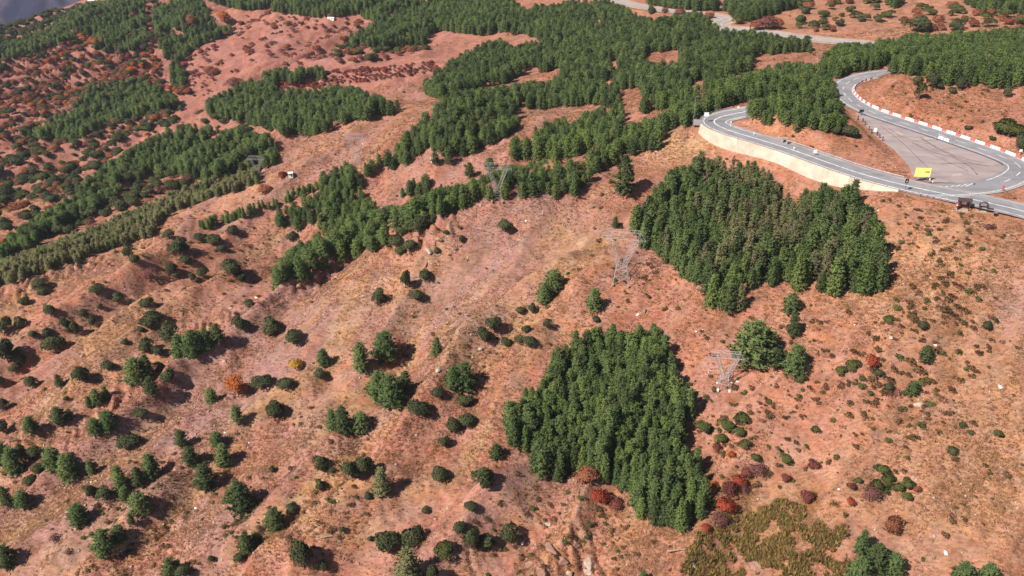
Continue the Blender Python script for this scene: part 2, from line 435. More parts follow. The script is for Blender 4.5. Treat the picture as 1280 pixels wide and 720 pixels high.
def ground_mat():
    m, n, l, b = new_mat('dry_mountain_soil')
    b.inputs['Roughness'].default_value = 1.0
    b.inputs['Specular IOR Level'].default_value = 0.1
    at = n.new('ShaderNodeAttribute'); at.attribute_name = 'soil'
    tc = n.new('ShaderNodeTexCoord')
    def noise(scale, det, dist=0.0, mp=None):
        z = n.new('ShaderNodeTexNoise'); z.inputs['Scale'].default_value = scale; z.inputs['Detail'].default_value = det; z.inputs['Distortion'].default_value = dist
        if mp:
            q = n.new('ShaderNodeMapping'); q.inputs['Rotation'].default_value = (0, 0, mp[0]); q.inputs['Scale'].default_value = mp[1]
            l.new(tc.outputs['Object'], q.inputs['Vector']); l.new(q.outputs[0], z.inputs['Vector'])
        else:
            l.new(tc.outputs['Object'], z.inputs['Vector'])
        return z.outputs['Fac']
    def rng_(v, a0, a1, b0, b1):
        r = n.new('ShaderNodeMapRange'); l.new(v, r.inputs[0])
        for k, q in zip(('From Min', 'From Max', 'To Min', 'To Max'), (a0, a1, b0, b1)):
            r.inputs[k].default_value = q
        return r.outputs[0]
    def mul(a, b2):
        q = n.new('ShaderNodeMath'); q.operation = 'MULTIPLY'; l.new(a, q.inputs[0]); l.new(b2, q.inputs[1]); return q.outputs[0]
    n1 = noise(0.13, 6, 0.5)
    n2 = noise(1.1, 6, 0.4, (R(-54), (0.5, 1.15, 1)))
    n3 = noise(3.0, 4, 0.3)
    f = mul(mul(rng_(n1, .3, .7, .86, 1.14), rng_(n2, .32, .62, .72, 1.14)), rng_(n3, .3, .7, .80, 1.15))
    sc = n.new('ShaderNodeVectorMath'); sc.operation = 'SCALE'
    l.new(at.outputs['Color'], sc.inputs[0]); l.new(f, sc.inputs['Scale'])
    # warm / cool drift
    hs = n.new('ShaderNodeHueSaturation')
    l.new(rng_(noise(0.32, 4), .3, .7, .494, .508), hs.inputs['Hue'])
    l.new(rng_(noise(0.21, 4), .3, .7, .86, 1.06), hs.inputs['Saturation'])
    l.new(sc.outputs[0], hs.inputs['Color'])
    # dry dark tufts
    sp = rng_(noise(0.75, 3, 1.5), .64, .72, 0, .42)
    mx = n.new('ShaderNodeMix'); mx.data_type = 'RGBA'
    l.new(sp, mx.inputs['Factor']); l.new(hs.outputs[0], mx.inputs[6]); mx.inputs[7].default_value = (0.16, 0.078, 0.046, 1)
    # pale stones
    vo = n.new('ShaderNodeTexVoronoi'); vo.inputs['Scale'].default_value = 0.55
    l.new(tc.outputs['Object'], vo.inputs['Vector'])
    st = mul(rng_(vo.outputs['Distance'], .08, .13, 1, 0), rng_(noise(0.05, 3), .54, .62, 0, .5))
    m2 = n.new('ShaderNodeMix'); m2.data_type = 'RGBA'
    l.new(st, m2.inputs['Factor']); l.new(mx.outputs[2], m2.inputs[6]); m2.inputs[7].default_value = (0.40, 0.28, 0.22, 1)
    l.new(m2.outputs[2], b.inputs['Base Color'])
    bp = n.new('ShaderNodeBump'); bp.inputs['Distance'].default_value = 0.35; bp.inputs['Strength'].default_value = 0.9
    l.new(n2, bp.inputs['Height'])
    b2 = n.new('ShaderNodeBump'); b2.inputs['Distance'].default_value = 0.14; b2.inputs['Strength'].default_value = 0.8
    l.new(n3, b2.inputs['Height']); l.new(bp.outputs[0], b2.inputs['Normal'])
    l.new(b2.outputs[0], b.inputs['Normal'])
    return m
M['ground'] = ground_mat()

# ------------------------------------------------------------------ object helpers
def mesh_obj(name, verts, faces, mat, parent=None, smooth_=False, mats=None, fmat=None):
    me = bpy.data.meshes.new(name)
    me.from_pydata([tuple(map(float, v)) for v in verts], [], faces)
    if mats:
        for q in mats:
            me.materials.append(q)
        me.polygons.foreach_set('material_index', fmat)
    elif mat is not None:
        me.materials.append(mat)
    if smooth_:
        me.polygons.foreach_set('use_smooth', [True] * len(me.polygons))
    me.update()
    o = bpy.data.objects.new(name, me)
    COL.objects.link(o)
    o.parent = parent
    return o

def linkcopy(name, me, parent=None, loc=None, rz=0.0):
    o = bpy.data.objects.new(name, me)
    COL.objects.link(o)
    o.parent = parent
    if loc is not None:
        o.location = loc
    if rz:
        o.rotation_euler = (0, 0, rz)
    return o

def empty(name, loc, rz=0.0, s=None):
    o = bpy.data.objects.new(name, None)
    o.empty_display_size = 0.3
    COL.objects.link(o)
    o.location = loc
    o.rotation_euler = (0, 0, rz)
    if s is not None:
        o.scale = s
    return o

def tag(o, label=None, cat=None, group=None, kind=None):
    if label: o['label'] = label
    if cat: o['category'] = cat
    if group: o['group'] = group
    if kind: o['kind'] = kind
    return o

class MB:
    """collects boxes, bars and prisms for one mesh"""
    def __init__(s): s.v = []; s.f = []
    def add(s, vs, fs):
        k = len(s.v); s.v += [tuple(v) for v in vs]; s.f += [tuple(i + k for i in f) for f in fs]; return s
    def box(s, c, d, rz=0.0, taper=1.0):
        x, y, z = d[0] / 2, d[1] / 2, d[2] / 2
        P = [(-x, -y, -z), (x, -y, -z), (x, y, -z), (-x, y, -z), (-x * taper, -y * taper, z), (x * taper, -y * taper, z), (x * taper, y * taper, z), (-x * taper, y * taper, z)]
        ca, sa = math.cos(rz), math.sin(rz)
        P = [(c[0] + p[0] * ca - p[1] * sa, c[1] + p[0] * sa + p[1] * ca, c[2] + p[2]) for p in P]
        return s.add(P, [(0, 3, 2, 1), (4, 5, 6, 7), (0, 1, 5, 4), (1, 2, 6, 5), (2, 3, 7, 6), (3, 0, 4, 7)])
    def bar(s, a, b, w, n=4, w2=None):
        a = Vector(a); b = Vector(b); d = (b - a)
        if d.length < 1e-6: return s
        d.normalize()
        x = d.orthogonal().normalized(); y = d.cross(x)
        w2 = w if w2 is None else w2
        P = []
        for q, ww in ((a, w), (b, w2)):
            for i in range(n):
                t = 2 * math.pi * (i + .5) / n
                P.append(q + (x * math.cos(t) + y * math.sin(t)) * ww / 2 * (1.414 if n == 4 else 1))
        fs = [(i, (i + 1) % n, n + (i + 1) % n, n + i) for i in range(n)] + [tuple(range(n - 1, -1, -1)), tuple(range(n, 2 * n))]
        return s.add(P, fs)
    def prism(s, prof, x0, x1):
        n = len(prof)
        P = [(x0, p[0], p[1]) for p in prof] + [(x1, p[0], p[1]) for p in prof]
        return s.add(P, [(i, n + i, n + (i + 1) % n, (i + 1) % n) for i in range(n)] + [tuple(range(n)), tuple(range(2 * n - 1, n - 1, -1))])
    def build(s, name, mat, parent=None, smooth_=False):
        return mesh_obj(name, s.v, s.f, mat, parent, smooth_)

# ------------------------------------------------------------------ the mountainside
NY, NX = 900, 860
gy = np.geomspace(62, 3700, NY)[:, None] * np.ones((1, NX))
gx = np.linspace(-1, 1, NX)[None, :] * (0.62 * gy + 95)
gz = H(gx.ravel(), gy.ravel())
GX, GY = gx.ravel(), gy.ravel()
gu, gv, gd = project(GX, GY, gz)

SOILS = {k: np.array(srgb(*c)) * 0.60 for k, c in dict(
    base=(195, 131, 107), tan=(200, 146, 110), orange=(196, 128, 96), scree=(174, 134, 128), ochre=(200, 154, 108), pink=(182, 118, 106),
    sand=(218, 170, 124), brown=(180, 132, 90), blue=(96, 88, 118), dark=(134, 88, 62)).items()}
ZONES = [
    ('tan', 1150, 320, 170, 65, .95), ('tan', 1260, 500, 150, 160, .9), ('tan', 1190, 640, 190, 70, .8), ('tan', 1120, 390, 50, 22, .6), ('tan', 990, 190, 70, 25, .4),
    ('orange', 1140, 130, 120, 40, .8), ('orange', 1000, 170, 70, 22, .8), ('orange', 920, 330, 120, 60, .3), ('tan', 1180, 20, 160, 40, .5),
    ('scree', 560, 400, 55, 36, .9), ('scree', 690, 265, 80, 40, .6), ('scree', 430, 385, 70, 40, .7), ('scree', 320, 440, 40, 50, .7),
    ('scree', 240, 510, 60, 36, .8), ('scree', 130, 605, 70, 60, .7), ('scree', 265, 650, 40, 30, .7), ('scree', 50, 665, 60, 45, .7),
    ('scree', 690, 605, 60, 40, .5), ('scree', 745, 607, 26, 9, .9), ('scree', 1275, 400, 45, 45, .8), ('scree', 930, 705, 34, 22, .9),
    ('scree', 395, 535, 40, 40, .6), ('scree', 180, 550, 50, 16, .7), ('scree', 620, 330, 60, 50, .4), ('scree', 1130, 680, 80, 16, .3),
    ('ochre', 400, 630, 26, 26, .9), ('ochre', 440, 600, 22, 20, .8), ('ochre', 350, 665, 26, 18, .8), ('ochre', 500, 610, 30, 26, .7), ('ochre', 460, 655, 26, 20, .7), ('ochre', 130, 425, 45, 28, .7),
    ('ochre', 640, 395, 60, 24, .6), ('ochre', 565, 450, 40, 20, .5), ('ochre', 725, 305, 60, 36, .7), ('ochre', 400, 500, 36, 40, .7), ('ochre', 545, 335, 40, 26, .6),
    ('ochre', 330, 515, 30, 14, .7), ('ochre', 190, 390, 60, 20, .5), ('ochre', 480, 360, 40, 20, .5), ('ochre', 110, 300, 60, 14, .5),
    ('sand', 850, 186, 34, 24, .9), ('tan', 290, 252, 110, 22, .8), ('tan', 430, 180, 60, 20, .6), ('tan', 560, 130, 60, 16, .4),
    ('pink', 90, 100, 230, 110, .9), ('pink', 400, 70, 170, 60, .8), ('pink', 250, 220, 260, 50, .3), ('pink', 560, 560, 100, 60, .35),
    ('brown', 950, 665, 80, 46, .8), ('brown', 1010, 22, 60, 14, .5), ('brown', 1180, 400, 40, 60, .25), ('brown', 830, 660, 60, 40, .35),
]
soil = np.tile(SOILS['base'], (len(GX), 1))
wob_u = fbm(GX / 26, GY / 26, 4, 60) * 46 * 300 / np.maximum(gd, 200); wob_v = fbm(GX / 26, GY / 26, 4, 70) * 34 * 300 / np.maximum(gd, 200)
for kind, zu, zv, ru, rv, st in ZONES:
    q = ((gu + wob_u - zu) / ru) ** 2 + ((gv + wob_v - zv) / rv) ** 2
    wgt = (np.exp(-q * 0.9) * st)[:, None]
    soil = soil * (1 - wgt) + SOILS[kind] * wgt
# steep and rough ground shows rock, ochre streaks follow the spurs
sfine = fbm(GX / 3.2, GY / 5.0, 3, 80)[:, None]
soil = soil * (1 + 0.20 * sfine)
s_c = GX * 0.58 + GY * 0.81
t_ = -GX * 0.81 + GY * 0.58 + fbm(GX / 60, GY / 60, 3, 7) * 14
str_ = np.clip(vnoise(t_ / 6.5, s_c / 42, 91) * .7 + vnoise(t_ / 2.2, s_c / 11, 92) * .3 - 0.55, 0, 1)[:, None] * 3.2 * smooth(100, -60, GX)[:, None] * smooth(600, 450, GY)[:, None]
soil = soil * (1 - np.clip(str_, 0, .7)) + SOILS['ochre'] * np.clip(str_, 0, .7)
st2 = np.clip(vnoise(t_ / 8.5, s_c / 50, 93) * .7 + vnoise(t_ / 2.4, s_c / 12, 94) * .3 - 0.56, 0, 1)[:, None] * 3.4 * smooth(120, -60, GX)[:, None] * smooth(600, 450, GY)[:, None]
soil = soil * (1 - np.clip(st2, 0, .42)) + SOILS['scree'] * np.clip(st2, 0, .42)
st3 = np.clip(vnoise(t_ / 3.2, s_c / 9, 98) * .65 + vnoise(GX / 1.5, GY / 1.5, 99) * .35 - 0.58, 0, 1)[:, None] * 2.2
soil = soil * (1 - np.clip(st3, 0, .45)) + SOILS['dark'] * np.clip(st3, 0, .45)
purp = .32 * np.clip(vnoise(GX / 19, GY / 19, 95) * .6 + vnoise(GX / 7, GY / 7, 96) * .4 - 0.56, 0, 1)[:, None] * 3.2 * smooth(170, -20, GX)[:, None]
soil = soil * (1 - np.clip(purp, 0, .75)) + SOILS['scree'] * np.clip(purp, 0, .75)
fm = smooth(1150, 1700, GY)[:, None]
soil = soil * (1 - fm) + (np.array([0.018, 0.018, 0.050]) + np.array([0.20, 0.13, 0.13]) * np.clip(vnoise(GX / 90, GY / 90, 97) * .6 + vnoise(GX / 30, GY / 30, 100) * .4 - .52, 0, 1)[:, None] * 1.3) * fm  # far mountainside: dark woods and its blue shade painted into the soil colour

me = bpy.data.meshes.new('mountainside')
co = np.stack([GX, GY, gz], -1)
ii = np.arange(NY * NX).reshape(NY, NX)
ff = np.stack([ii[:-1, :-1], ii[:-1, 1:], ii[1:, 1:], ii[1:, :-1]], -1).reshape(-1, 4)
me.vertices.add(len(co)); me.vertices.foreach_set('co', co.ravel())
me.loops.add(ff.size); me.loops.foreach_set('vertex_index', ff.ravel().astype(np.int32))
me.polygons.add(len(ff)); me.polygons.foreach_set('loop_start', np.arange(0, ff.size, 4, dtype=np.int32))
me.polygons.foreach_set('loop_total', np.full(len(ff), 4, dtype=np.int32))
me.polygons.foreach_set('use_smooth', np.ones(len(ff), bool))
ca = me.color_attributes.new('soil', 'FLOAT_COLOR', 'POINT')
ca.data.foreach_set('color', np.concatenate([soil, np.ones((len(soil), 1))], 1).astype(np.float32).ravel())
me.materials.append(M['ground'])
me.update(calc_edges=True)
ground = bpy.data.objects.new('mountainside', me)
COL.objects.link(ground)
tag(ground, kind='structure')

LY0, LY1 = math.log(62.0), math.log(3700.0)
GZ2 = gz.reshape(NY, NX)
def Hm(x, y, fine=True):
    """height of the finished mountainside mesh"""
    x = np.asarray(x, float); y = np.clip(np.asarray(y, float), 62.01, 3699)
    fi = np.clip((np.log(y) - LY0) / (LY1 - LY0) * (NY - 1), 0, NY - 1.001)
    fj = np.clip((x / (0.62 * y + 95) + 1) / 2 * (NX - 1), 0, NX - 1.001)
    i_ = fi.astype(int); j_ = fj.astype(int); a = fi - i_; b = fj - j_
    return (GZ2[i_, j_] * (1 - a) * (1 - b) + GZ2[i_ + 1, j_] * a * (1 - b) + GZ2[i_, j_ + 1] * (1 - a) * b + GZ2[i_ + 1, j_ + 1] * a * b)

# ------------------------------------------------------------------ roads
def normals(P):
    d = np.gradient(P, axis=0); n = np.stack([-d[:, 1], d[:, 0]], -1)
    return n / np.linalg.norm(n, axis=1)[:, None]
def strip(name, P, o0, o1, dz, mat, parent=None, dash=None, lo=0, hi=None, kind='structure'):
    P = P[lo:hi]
    n = normals(P); vs_, fs_ = [], []
    for k_ in range(len(P)):
        for oo in (o0, o1):
            vs_.append((P[k_, 0] + n[k_, 0] * oo, P[k_, 1] + n[k_, 1] * oo, P[k_, 2] + dz))
    for k_ in range(len(P) - 1):
        if dash and (k_ % dash[1]) >= dash[0]:
            continue
        fs_.append((2 * k_, 2 * k_ + 1, 2 * k_ + 3, 2 * k_ + 2))
    o = mesh_obj(name, vs_, fs_, mat, parent)
    if parent is None: tag(o, kind=kind)
    return o

road_main = strip('main_road', RA, -HWA, HWA, 0.050, M['asphalt'])
road_loop = strip('hairpin_road', RB, -HWB, HWB, 0.044, M['asphalt'])
lot = mesh_obj('parking_area', [(p[0], p[1], ROADZ + 0.030) for p in LOT], [tuple(range(len(LOT)))], M['asphalt_old'])
tag(lot, kind='structure')
road_far = strip('far_road', RC, -HWC * .95, HWC * .95, 0.10, M['asphalt_far'])
strip('verge', RC, HWC * .97, HWC * 1.9, 0.02, M['gravel'], road_far)
strip('verge', RC, -HWC * 1.7, -HWC * .97, 0.02, M['gravel'], road_far)
strip('shoulder', RA, HWA - 1.6, HWA - 0.25, 0.058, M['shoulder'], road_main)
strip('shoulder', RA, -HWA + 0.1, -HWA + 1.7, 0.058, M['shoulder'], road_main)
strip('shoulder', RB, -HWB + 0.1, -HWB + 1.2, 0.052, M['shoulder'], road_loop)
strip('edge_line', RA, 4.35, 4.65, 0.066, M['road_paint'], road_main)
strip('edge_line', RA, -4.65, -4.35, 0.066, M['road_paint'], road_main, lo=62)
strip('centre_line', RA, -0.05, 0.50, 0.066, M['road_paint'], road_main)
strip('edge_line', RB, 3.9, 4.22, 0.060, M['road_paint'], road_loop, lo=14)
strip('edge_line', RB, -4.22, -3.9, 0.060, M['road_paint'], road_loop)
strip('centre_line', RB, -0.15, 0.15, 0.060, M['road_paint'], road_loop, dash=(2, 4), lo=16)
strip('edge_line', RC, 2.7, 3.05, 0.112, M['road_paint'], road_far)
strip('edge_line', RC, -3.05, -2.7, 0.112, M['road_paint'], road_far)
# hatched painted island at the junction
mbk = MB()
isl = on_plane([(1168, 234.5), (1195, 232), (1222, 228.8), (1212, 233.2), (1190, 236.0)])
for q in range(7):
    t = q / 7
    a = isl[0] * (1 - t) + isl[2] * t; b_ = isl[0] * (1 - t) + isl[3] * t
    c = a + (isl[2] - isl[0]) * 0.05; d_ = b_ + (isl[2] - isl[0]) * 0.05
    mbk.add([(*a[:2], ROADZ + .074), (*b_[:2], ROADZ + .074), (*d_[:2], ROADZ + .074), (*c[:2], ROADZ + .074)], [(0, 1, 2, 3)])
mbk.build('junction_hatching', M['road_paint'], road_loop)

# tyre marks and sealed cracks on the lay-by and road
M['tyre_mark'] = plain('tyre_rubber_mark', (0.15, 0.12, 0.12), 0.9, 0, 0.4, 0.5)
M['patch'] = plain('road_repair', (0.36, 0.29, 0.275), 0.9, 0, 0.2, 0.4)
for pts, wd in (([(1150, 172), (1175, 186), (1200, 197), (1232, 204)], .5), ([(1152, 174), (1178, 189), (1205, 201), (1236, 208)], .5), ([(1140, 178), (1165, 190), (1190, 196)], .7), ([(1190, 196), (1212, 208), (1222, 219)], .5),
                ([(1160, 190), (1180, 200), (1210, 214)], .4), ([(1110, 160), (1130, 172), (1160, 180)], .5), ([(1175, 205), (1195, 204), (1225, 206)], .6), ([(1100, 157), (1125, 176), (1150, 200), (1165, 214)], .35)):
    strip('tyre_mark', catmull(on_plane(pts), 2.0), -wd / 2, wd / 2, 0.036, M['tyre_mark'], lot)
for pts, wd in (([(1155, 172), (1166, 174)], 2.2), ([(1190, 219), (1202, 218)], 1.6), ([(1120, 165), (1128, 169)], 2.0)):
    strip('repair_patch', catmull(on_plane(pts), 2.0), -wd / 2, wd / 2, 0.041, M['patch'], lot)

# retaining wall under the road, in cast bays
RN = normals(RA)
def road_at(px):
    """index of the road point nearest to a picture position"""
    p = on_plane([px])[0]
    return int(np.argmin(np.hypot(RA[:, 0] - p[0], RA[:, 1] - p[1])))
w0, w1 = road_at((1128, 230)), road_at((897, 156))
wall = empty('retaining_wall', (RA[w0, 0] + RN[w0, 0] * HWA, RA[w0, 1] + RN[w0, 1] * HWA, ROADZ - 2))
tag(wall, 'long pale concrete retaining wall holding up the bend of the main road', 'wall')
def wall_bay(i0, i1, mat, nm, top, off):
    vs_, fs_ = [], []
    n_ = i1 - i0 + 1
    for i in range(i0, i1 + 1):
        tip = smooth(w0, w0 + 14, i)
        for lvl in range(5):
            t = lvl / 4
            o_ = HWA + off + 0.9 * t
            x, y = RA[i, 0] + RN[i, 0] * o_, RA[i, 1] + RN[i, 1] * o_
            zb = float(Hm(np.array([x + RN[i, 0]]), np.array([y + RN[i, 1]]))[0]) - 0.6
            zb = min(zb, ROADZ - 0.7)
            zt = ROADZ + top
            vs_.append((x, y, zt * (1 - t) + zb * t))
        xb, yb = RA[i, 0] + RN[i, 0] * (HWA + off - .55), RA[i, 1] + RN[i, 1] * (HWA + off - .55)
        vs_.append((xb, yb, ROADZ + top))
        vs_.append((xb, yb, ROADZ - 1))
    for k_ in range(n_ - 1):
        a, b_ = k_ * 7, (k_ + 1) * 7
        for lvl in range(4):
            fs_.append((a + lvl, a + lvl + 1, b_ + lvl + 1, b_ + lvl))
        fs_.append((a, b_, b_ + 5, a + 5)); fs_.append((a + 5, b_ + 5, b_ + 6, a + 6))
    for e in (0, (n_ - 1) * 7):
        fs_.append((e, e + 1, e + 2, e + 3, e + 4, e + 6, e + 5))
    vs_ = np.array(vs_) - np.array(wall.location)
    return mesh_obj(nm, vs_, fs_, mat, wall)
i = w0; kb = 0
while i < w1:
    j = min(i + 4, w1)
    wall_bay(i, j, [M['concrete'], M['concrete2'], M['concrete3']][kb * 7 % 3 if kb % 2 else 0], 'wall_bay', 0.16, (0.0, 0.025)[kb % 2])
    i = j; kb += 1

# ------------------------------------------------------------------ plant shapes
def unit(a):
    return a / (np.linalg.norm(a, axis=-1, keepdims=True) + 1e-9)

def tri_cloud(c, d, ln, wd, g):
    side = unit(np.cross(d, g.normal(size=c.shape)))
    p0 = c - side * wd[:, None] / 2; p1 = c + side * wd[:, None] / 2; p2 = c + d * ln[:, None]
    v = np.stack([p0, p1, p2], 1).reshape(-1, 3)
    return v, np.arange(len(v)).reshape(-1, 3)

def np_mesh(name, v, f, mats, fm=None):
    me = bpy.data.meshes.new(name)
    v = np.asarray(v, float); f = np.asarray(f)
    me.vertices.add(len(v)); me.vertices.foreach_set('co', v.ravel())
    me.loops.add(f.size); me.loops.foreach_set('vertex_index', f.ravel().astype(np.int32))
    me.polygons.add(len(f)); me.polygons.foreach_set('loop_start', np.arange(0, f.size, f.shape[1], dtype=np.int32))
    me.polygons.foreach_set('loop_total', np.full(len(f), f.shape[1], dtype=np.int32))
    for m in mats: me.materials.append(m)
    if fm is not None: me.polygons.foreach_set('material_index', np.asarray(fm, np.int32))
    me.update(calc_edges=True)
    return me

def leafy(me, centre, blend=.65):
    """needles and leaves shade as part of the crown's rounded surface"""
    # every leaf's front is its outward side
    n_ = len(me.vertices); co_ = np.empty(n_ * 3); me.vertices.foreach_get('co', co_); co_ = co_.reshape(-1, 3)
    fn = np.empty(len(me.polygons) * 3); me.polygons.foreach_get('normal', fn); fn = fn.reshape(-1, 3)
    out = (co_ - centre(co_)).reshape(-1, 3, 3).mean(1)
    flip = (fn * out).sum(-1) < 0
    tri_ = co_.reshape(-1, 3, 3); tri_[flip] = tri_[flip][:, ::-1]
    me.vertices.foreach_set('co', tri_.ravel()); me.update()
    n_ = len(me.vertices); co_ = np.empty(n_ * 3); me.vertices.foreach_get('co', co_); co_ = co_.reshape(-1, 3)
    fn = np.empty(len(me.polygons) * 3); me.polygons.foreach_get('normal', fn); fn = np.repeat(fn.reshape(-1, 3), 3, 0)
    out = unit(co_ - centre(co_))
    fn = np.where((fn * out).sum(-1, keepdims=True) < 0, -fn, fn)
    nn = unit(out * blend + fn * (1 - blend))
    me.polygons.foreach_set('use_smooth', np.ones(len(me.polygons), bool))
    me.normals_split_custom_set_from_vertices(nn.tolist())
    return me

def tube_tris(pts, rad, n=7):
    """tapered trunk or limb as triangles"""
    pts = np.array(pts, float); vs_, fs_ = [], []
    for k_ in range(len(pts)):
        d = unit((pts[min(k_ + 1, len(pts) - 1)] - pts[max(k_ - 1, 0)])[None])[0]
        x = unit(np.cross(d, [0.31, 0.9, 0.2])[None])[0]; y = np.cross(d, x)
        for i in range(n):
            t = 2 * math.pi * i / n
            vs_.append(pts[k_] + (x * math.cos(t) + y * math.sin(t)) * rad[k_])
    for k_ in range(len(pts) - 1):
        for i in range(n):
            a, b_ = k_ * n + i, k_ * n + (i + 1) % n
            fs_ += [(a, b_, b_ + n), (a, b_ + n, a + n)]
    return np.array(vs_), np.array(fs_)

def merge(parts):
    vs_, fs_, o = [], [], 0
    for v, f in parts:
        vs_.append(v); fs_.append(f + o); o += len(v)
    return np.concatenate(vs_), np.concatenate(fs_)

def pine_geo(seed, hgt=10.0, rad=2.2, base=0.06, shape=0.8, levels=17, nb=7, tilt=0.18, lean=0.0, sparse=1.0, tuft=0.62):
    g = np.random.default_rng(seed)
    C, D, L = [], [], []
    limbs = []
    ax = lambda z: np.array([lean * z * math.sin(seed), lean * z * math.cos(seed), z])
    lop = g.uniform(0.8, 1.2, 8)
    for l_ in range(levels):
        t = (l_ + g.uniform(-.25, .25)) / levels
        t = min(max(t, 0), 0.985)
        z = hgt * (base + (1 - base) * t)
        r = rad * (1 - t) ** shape * (0.72 + 0.28 * min(1, t / 0.18)) + 0.12
        a0 = g.uniform(0, 6.28)
        for b_ in range(nb):
            if g.random() > sparse: continue
            a = a0 + b_ * 6.283 / nb + g.uniform(-.35, .35)
            ll = r * g.uniform(0.72, 1.12) * lop[int(a / 6.283 * 8) % 8]
            up = tilt + 0.55 * t + g.uniform(-.1, .1)
            dirh = np.array([math.cos(a), math.sin(a), 0])
            n_ = max(2, int(ll / 0.36))
            if ll > 0.9 and l_ % 2 == 0 and b_ % 2 == 0:
                limbs.append((ax(z), ax(z) + dirh * ll * .85 + np.array([0, 0, up * ll * .8])))
            for q in range(n_):
                s_ = 0.28 + 0.72 * (q + g.random()) / n_
                p = ax(z) + dirh * ll * s_ + np.array([0, 0, up * ll * s_ ** 1.5]) + g.normal(size=3) * np.array([.13, .13, .09])
                m_ = 6
                dd = unit(dirh * 0.75 + np.array([0, 0, 0.55]) + g.normal(size=(m_, 3)) * 0.62)
                C.append(p + g.normal(size=(m_, 3)) * 0.13); D.append(dd); L.append(g.uniform(.6, 1.15, m_) * tuft)
    # leader
    for q in range(6):
        dd = unit(np.array([0, 0, 1.0]) + g.normal(size=(6, 3)) * .45)
        C.append(np.tile(ax(hgt * (.94 + .012 * q)), (6, 1))); D.append(dd); L.append(g.uniform(.5, .9, 6) * tuft)
    C = np.concatenate(C); D = np.concatenate(D); L = np.concatenate(L)
    crown = tri_cloud(C, D, L, L * 0.52, g)
    trunk = [tube_tris([ax(-1.2), ax(hgt * .12), ax(hgt * .5), ax(hgt * .93)], [.021 * hgt, .016 * hgt, .010 * hgt, .002 * hgt])]
    for a, b_ in limbs[:26]:
        trunk.append(tube_tris([a, (a + b_) / 2 + np.array([0, 0, -.05]), b_], [.05, .035, .012], 4))
    return crown, merge(trunk)

def oak_geo(seed, hgt=4.0, rad=2.2, lobes=10, leaves=230, size=0.34, flat=0.75, low=0.12):
    g = np.random.default_rng(seed)
    C, D = [], []
    limbs = []
    for l_ in range(lobes):
        a = g.uniform(0, 6.28); rr = rad * 0.62 * math.sqrt(g.random())
        zc = hgt * g.uniform(low + .22, .74) * (1 - 0.25 * (rr / rad))
        c = np.array([math.cos(a) * rr, math.sin(a) * rr, zc])
        lr = rad * g.uniform(.36, .52)
        limbs.append(c)
        dv = unit(g.normal(size=(leaves, 3)))
        dv[:, 2] = np.where(dv[:, 2] < -.5, -dv[:, 2], dv[:, 2])
        rr_ = lr * (0.80 + 0.28 * g.random(leaves) ** .6) * (1 + .16 * np.sin(dv[:, 0] * 7 + l_) * np.sin(dv[:, 1] * 6))
        p = c + dv * rr_[:, None] * np.array([1, 1, flat])
        C.append(p); D.append(unit(dv * .75 + g.normal(size=(leaves, 3)) * .55))
    C = np.concatenate(C); D = np.concatenate(D)
    C[:, 2] = np.maximum(C[:, 2], 0.03 * hgt)
    L = g.uniform(.7, 1.3, len(C)) * size
    # leaves lie across the outward direction
    tang = unit(np.cross(D, g.normal(size=D.shape)) + D * .35)
    crown = tri_cloud(C, tang, L, L * .85, g)
    tr = [tube_tris([[0, 0, -.8], [0, 0, hgt * .15], [.05, .03, hgt * .45]], [.035 * hgt + .05, .03 * hgt + .04, .02 * hgt], 6)]
    for c in limbs[:7]:
        tr.append(tube_tris([[0, 0, hgt * .12], c * np.array([.5, .5, .8]), c], [.02 * hgt + .03, .015 * hgt + .02, .01], 4))
    return crown, merge(tr)

def twig_geo(seed, hgt=2.0, rad=1.3, n=240, up=.8, wd=.05):
    g = np.random.default_rng(seed)
    a = g.uniform(0, 6.28, n); r = rad * np.sqrt(g.random(n)) * .55
    c = np.stack([np.cos(a) * r, np.sin(a) * r, g.uniform(0, .45, n) * hgt], -1)
    d = unit(np.stack([np.cos(a) * .55, np.sin(a) * .55, np.full(n, up)], -1) + g.normal(size=(n, 3)) * .3)
    L = g.uniform(.35, .75, n) * hgt
    return tri_cloud(c, d, L, np.full(n, wd) + .05 * hgt, g)

def tuft_geo(seed, n=16, hgt=.5, rad=.4, wd=.14, spread=.8):
    g = np.random.default_rng(seed)
    a = g.uniform(0, 6.28, n); r = rad * np.sqrt(g.random(n)) * .6
    c = np.stack([np.cos(a) * r, np.sin(a) * r, np.full(n, -.04)], -1)
    d = unit(np.stack([np.cos(a) * spread, np.sin(a) * spread, np.ones(n)], -1) + g.normal(size=(n, 3)) * .35)
    return tri_cloud(c, d, g.uniform(.6, 1.2, n) * hgt, np.full(n, wd), g)

PINES = []      # (crown mesh, trunk mesh, joined mesh, height)
def add_pine(key, seed, hgt, **kw):
    cr, tk = pine_geo(seed, hgt, **kw)
    ctr = lambda c: np.stack([c[:, 0] * .15, c[:, 1] * .15, np.clip(c[:, 2] - .9, 0, hgt * .62)], -1)
    mc = leafy(np_mesh('pine_crown', *cr, [M[key]]), ctr); mt = np_mesh('pine_trunk', *tk, [M['bark']])
    v, f = merge([cr, tk])
    mj = leafy(np_mesh('pine', v, f, [M[key], M['bark']], np.concatenate([np.zeros(len(cr[1])), np.ones(len(tk[1]))])), ctr) if False else None
    mj = leafy(np_mesh('pine', *cr, [M[key]]), ctr)
    PINES.append(dict(crown=mc, trunk=mt, joined=mj, h=hgt, key=key))
    return len(PINES) - 1
PV = {}
PV['green'] = [add_pine('pine', 1, 10, rad=2.3, shape=.66), add_pine('pine', 2, 10, rad=2.1, shape=.58), add_pine('pine', 3, 10, rad=2.5, shape=.72, lean=.02), add_pine('pine', 4, 10, rad=2.2, shape=.52, base=.1)]
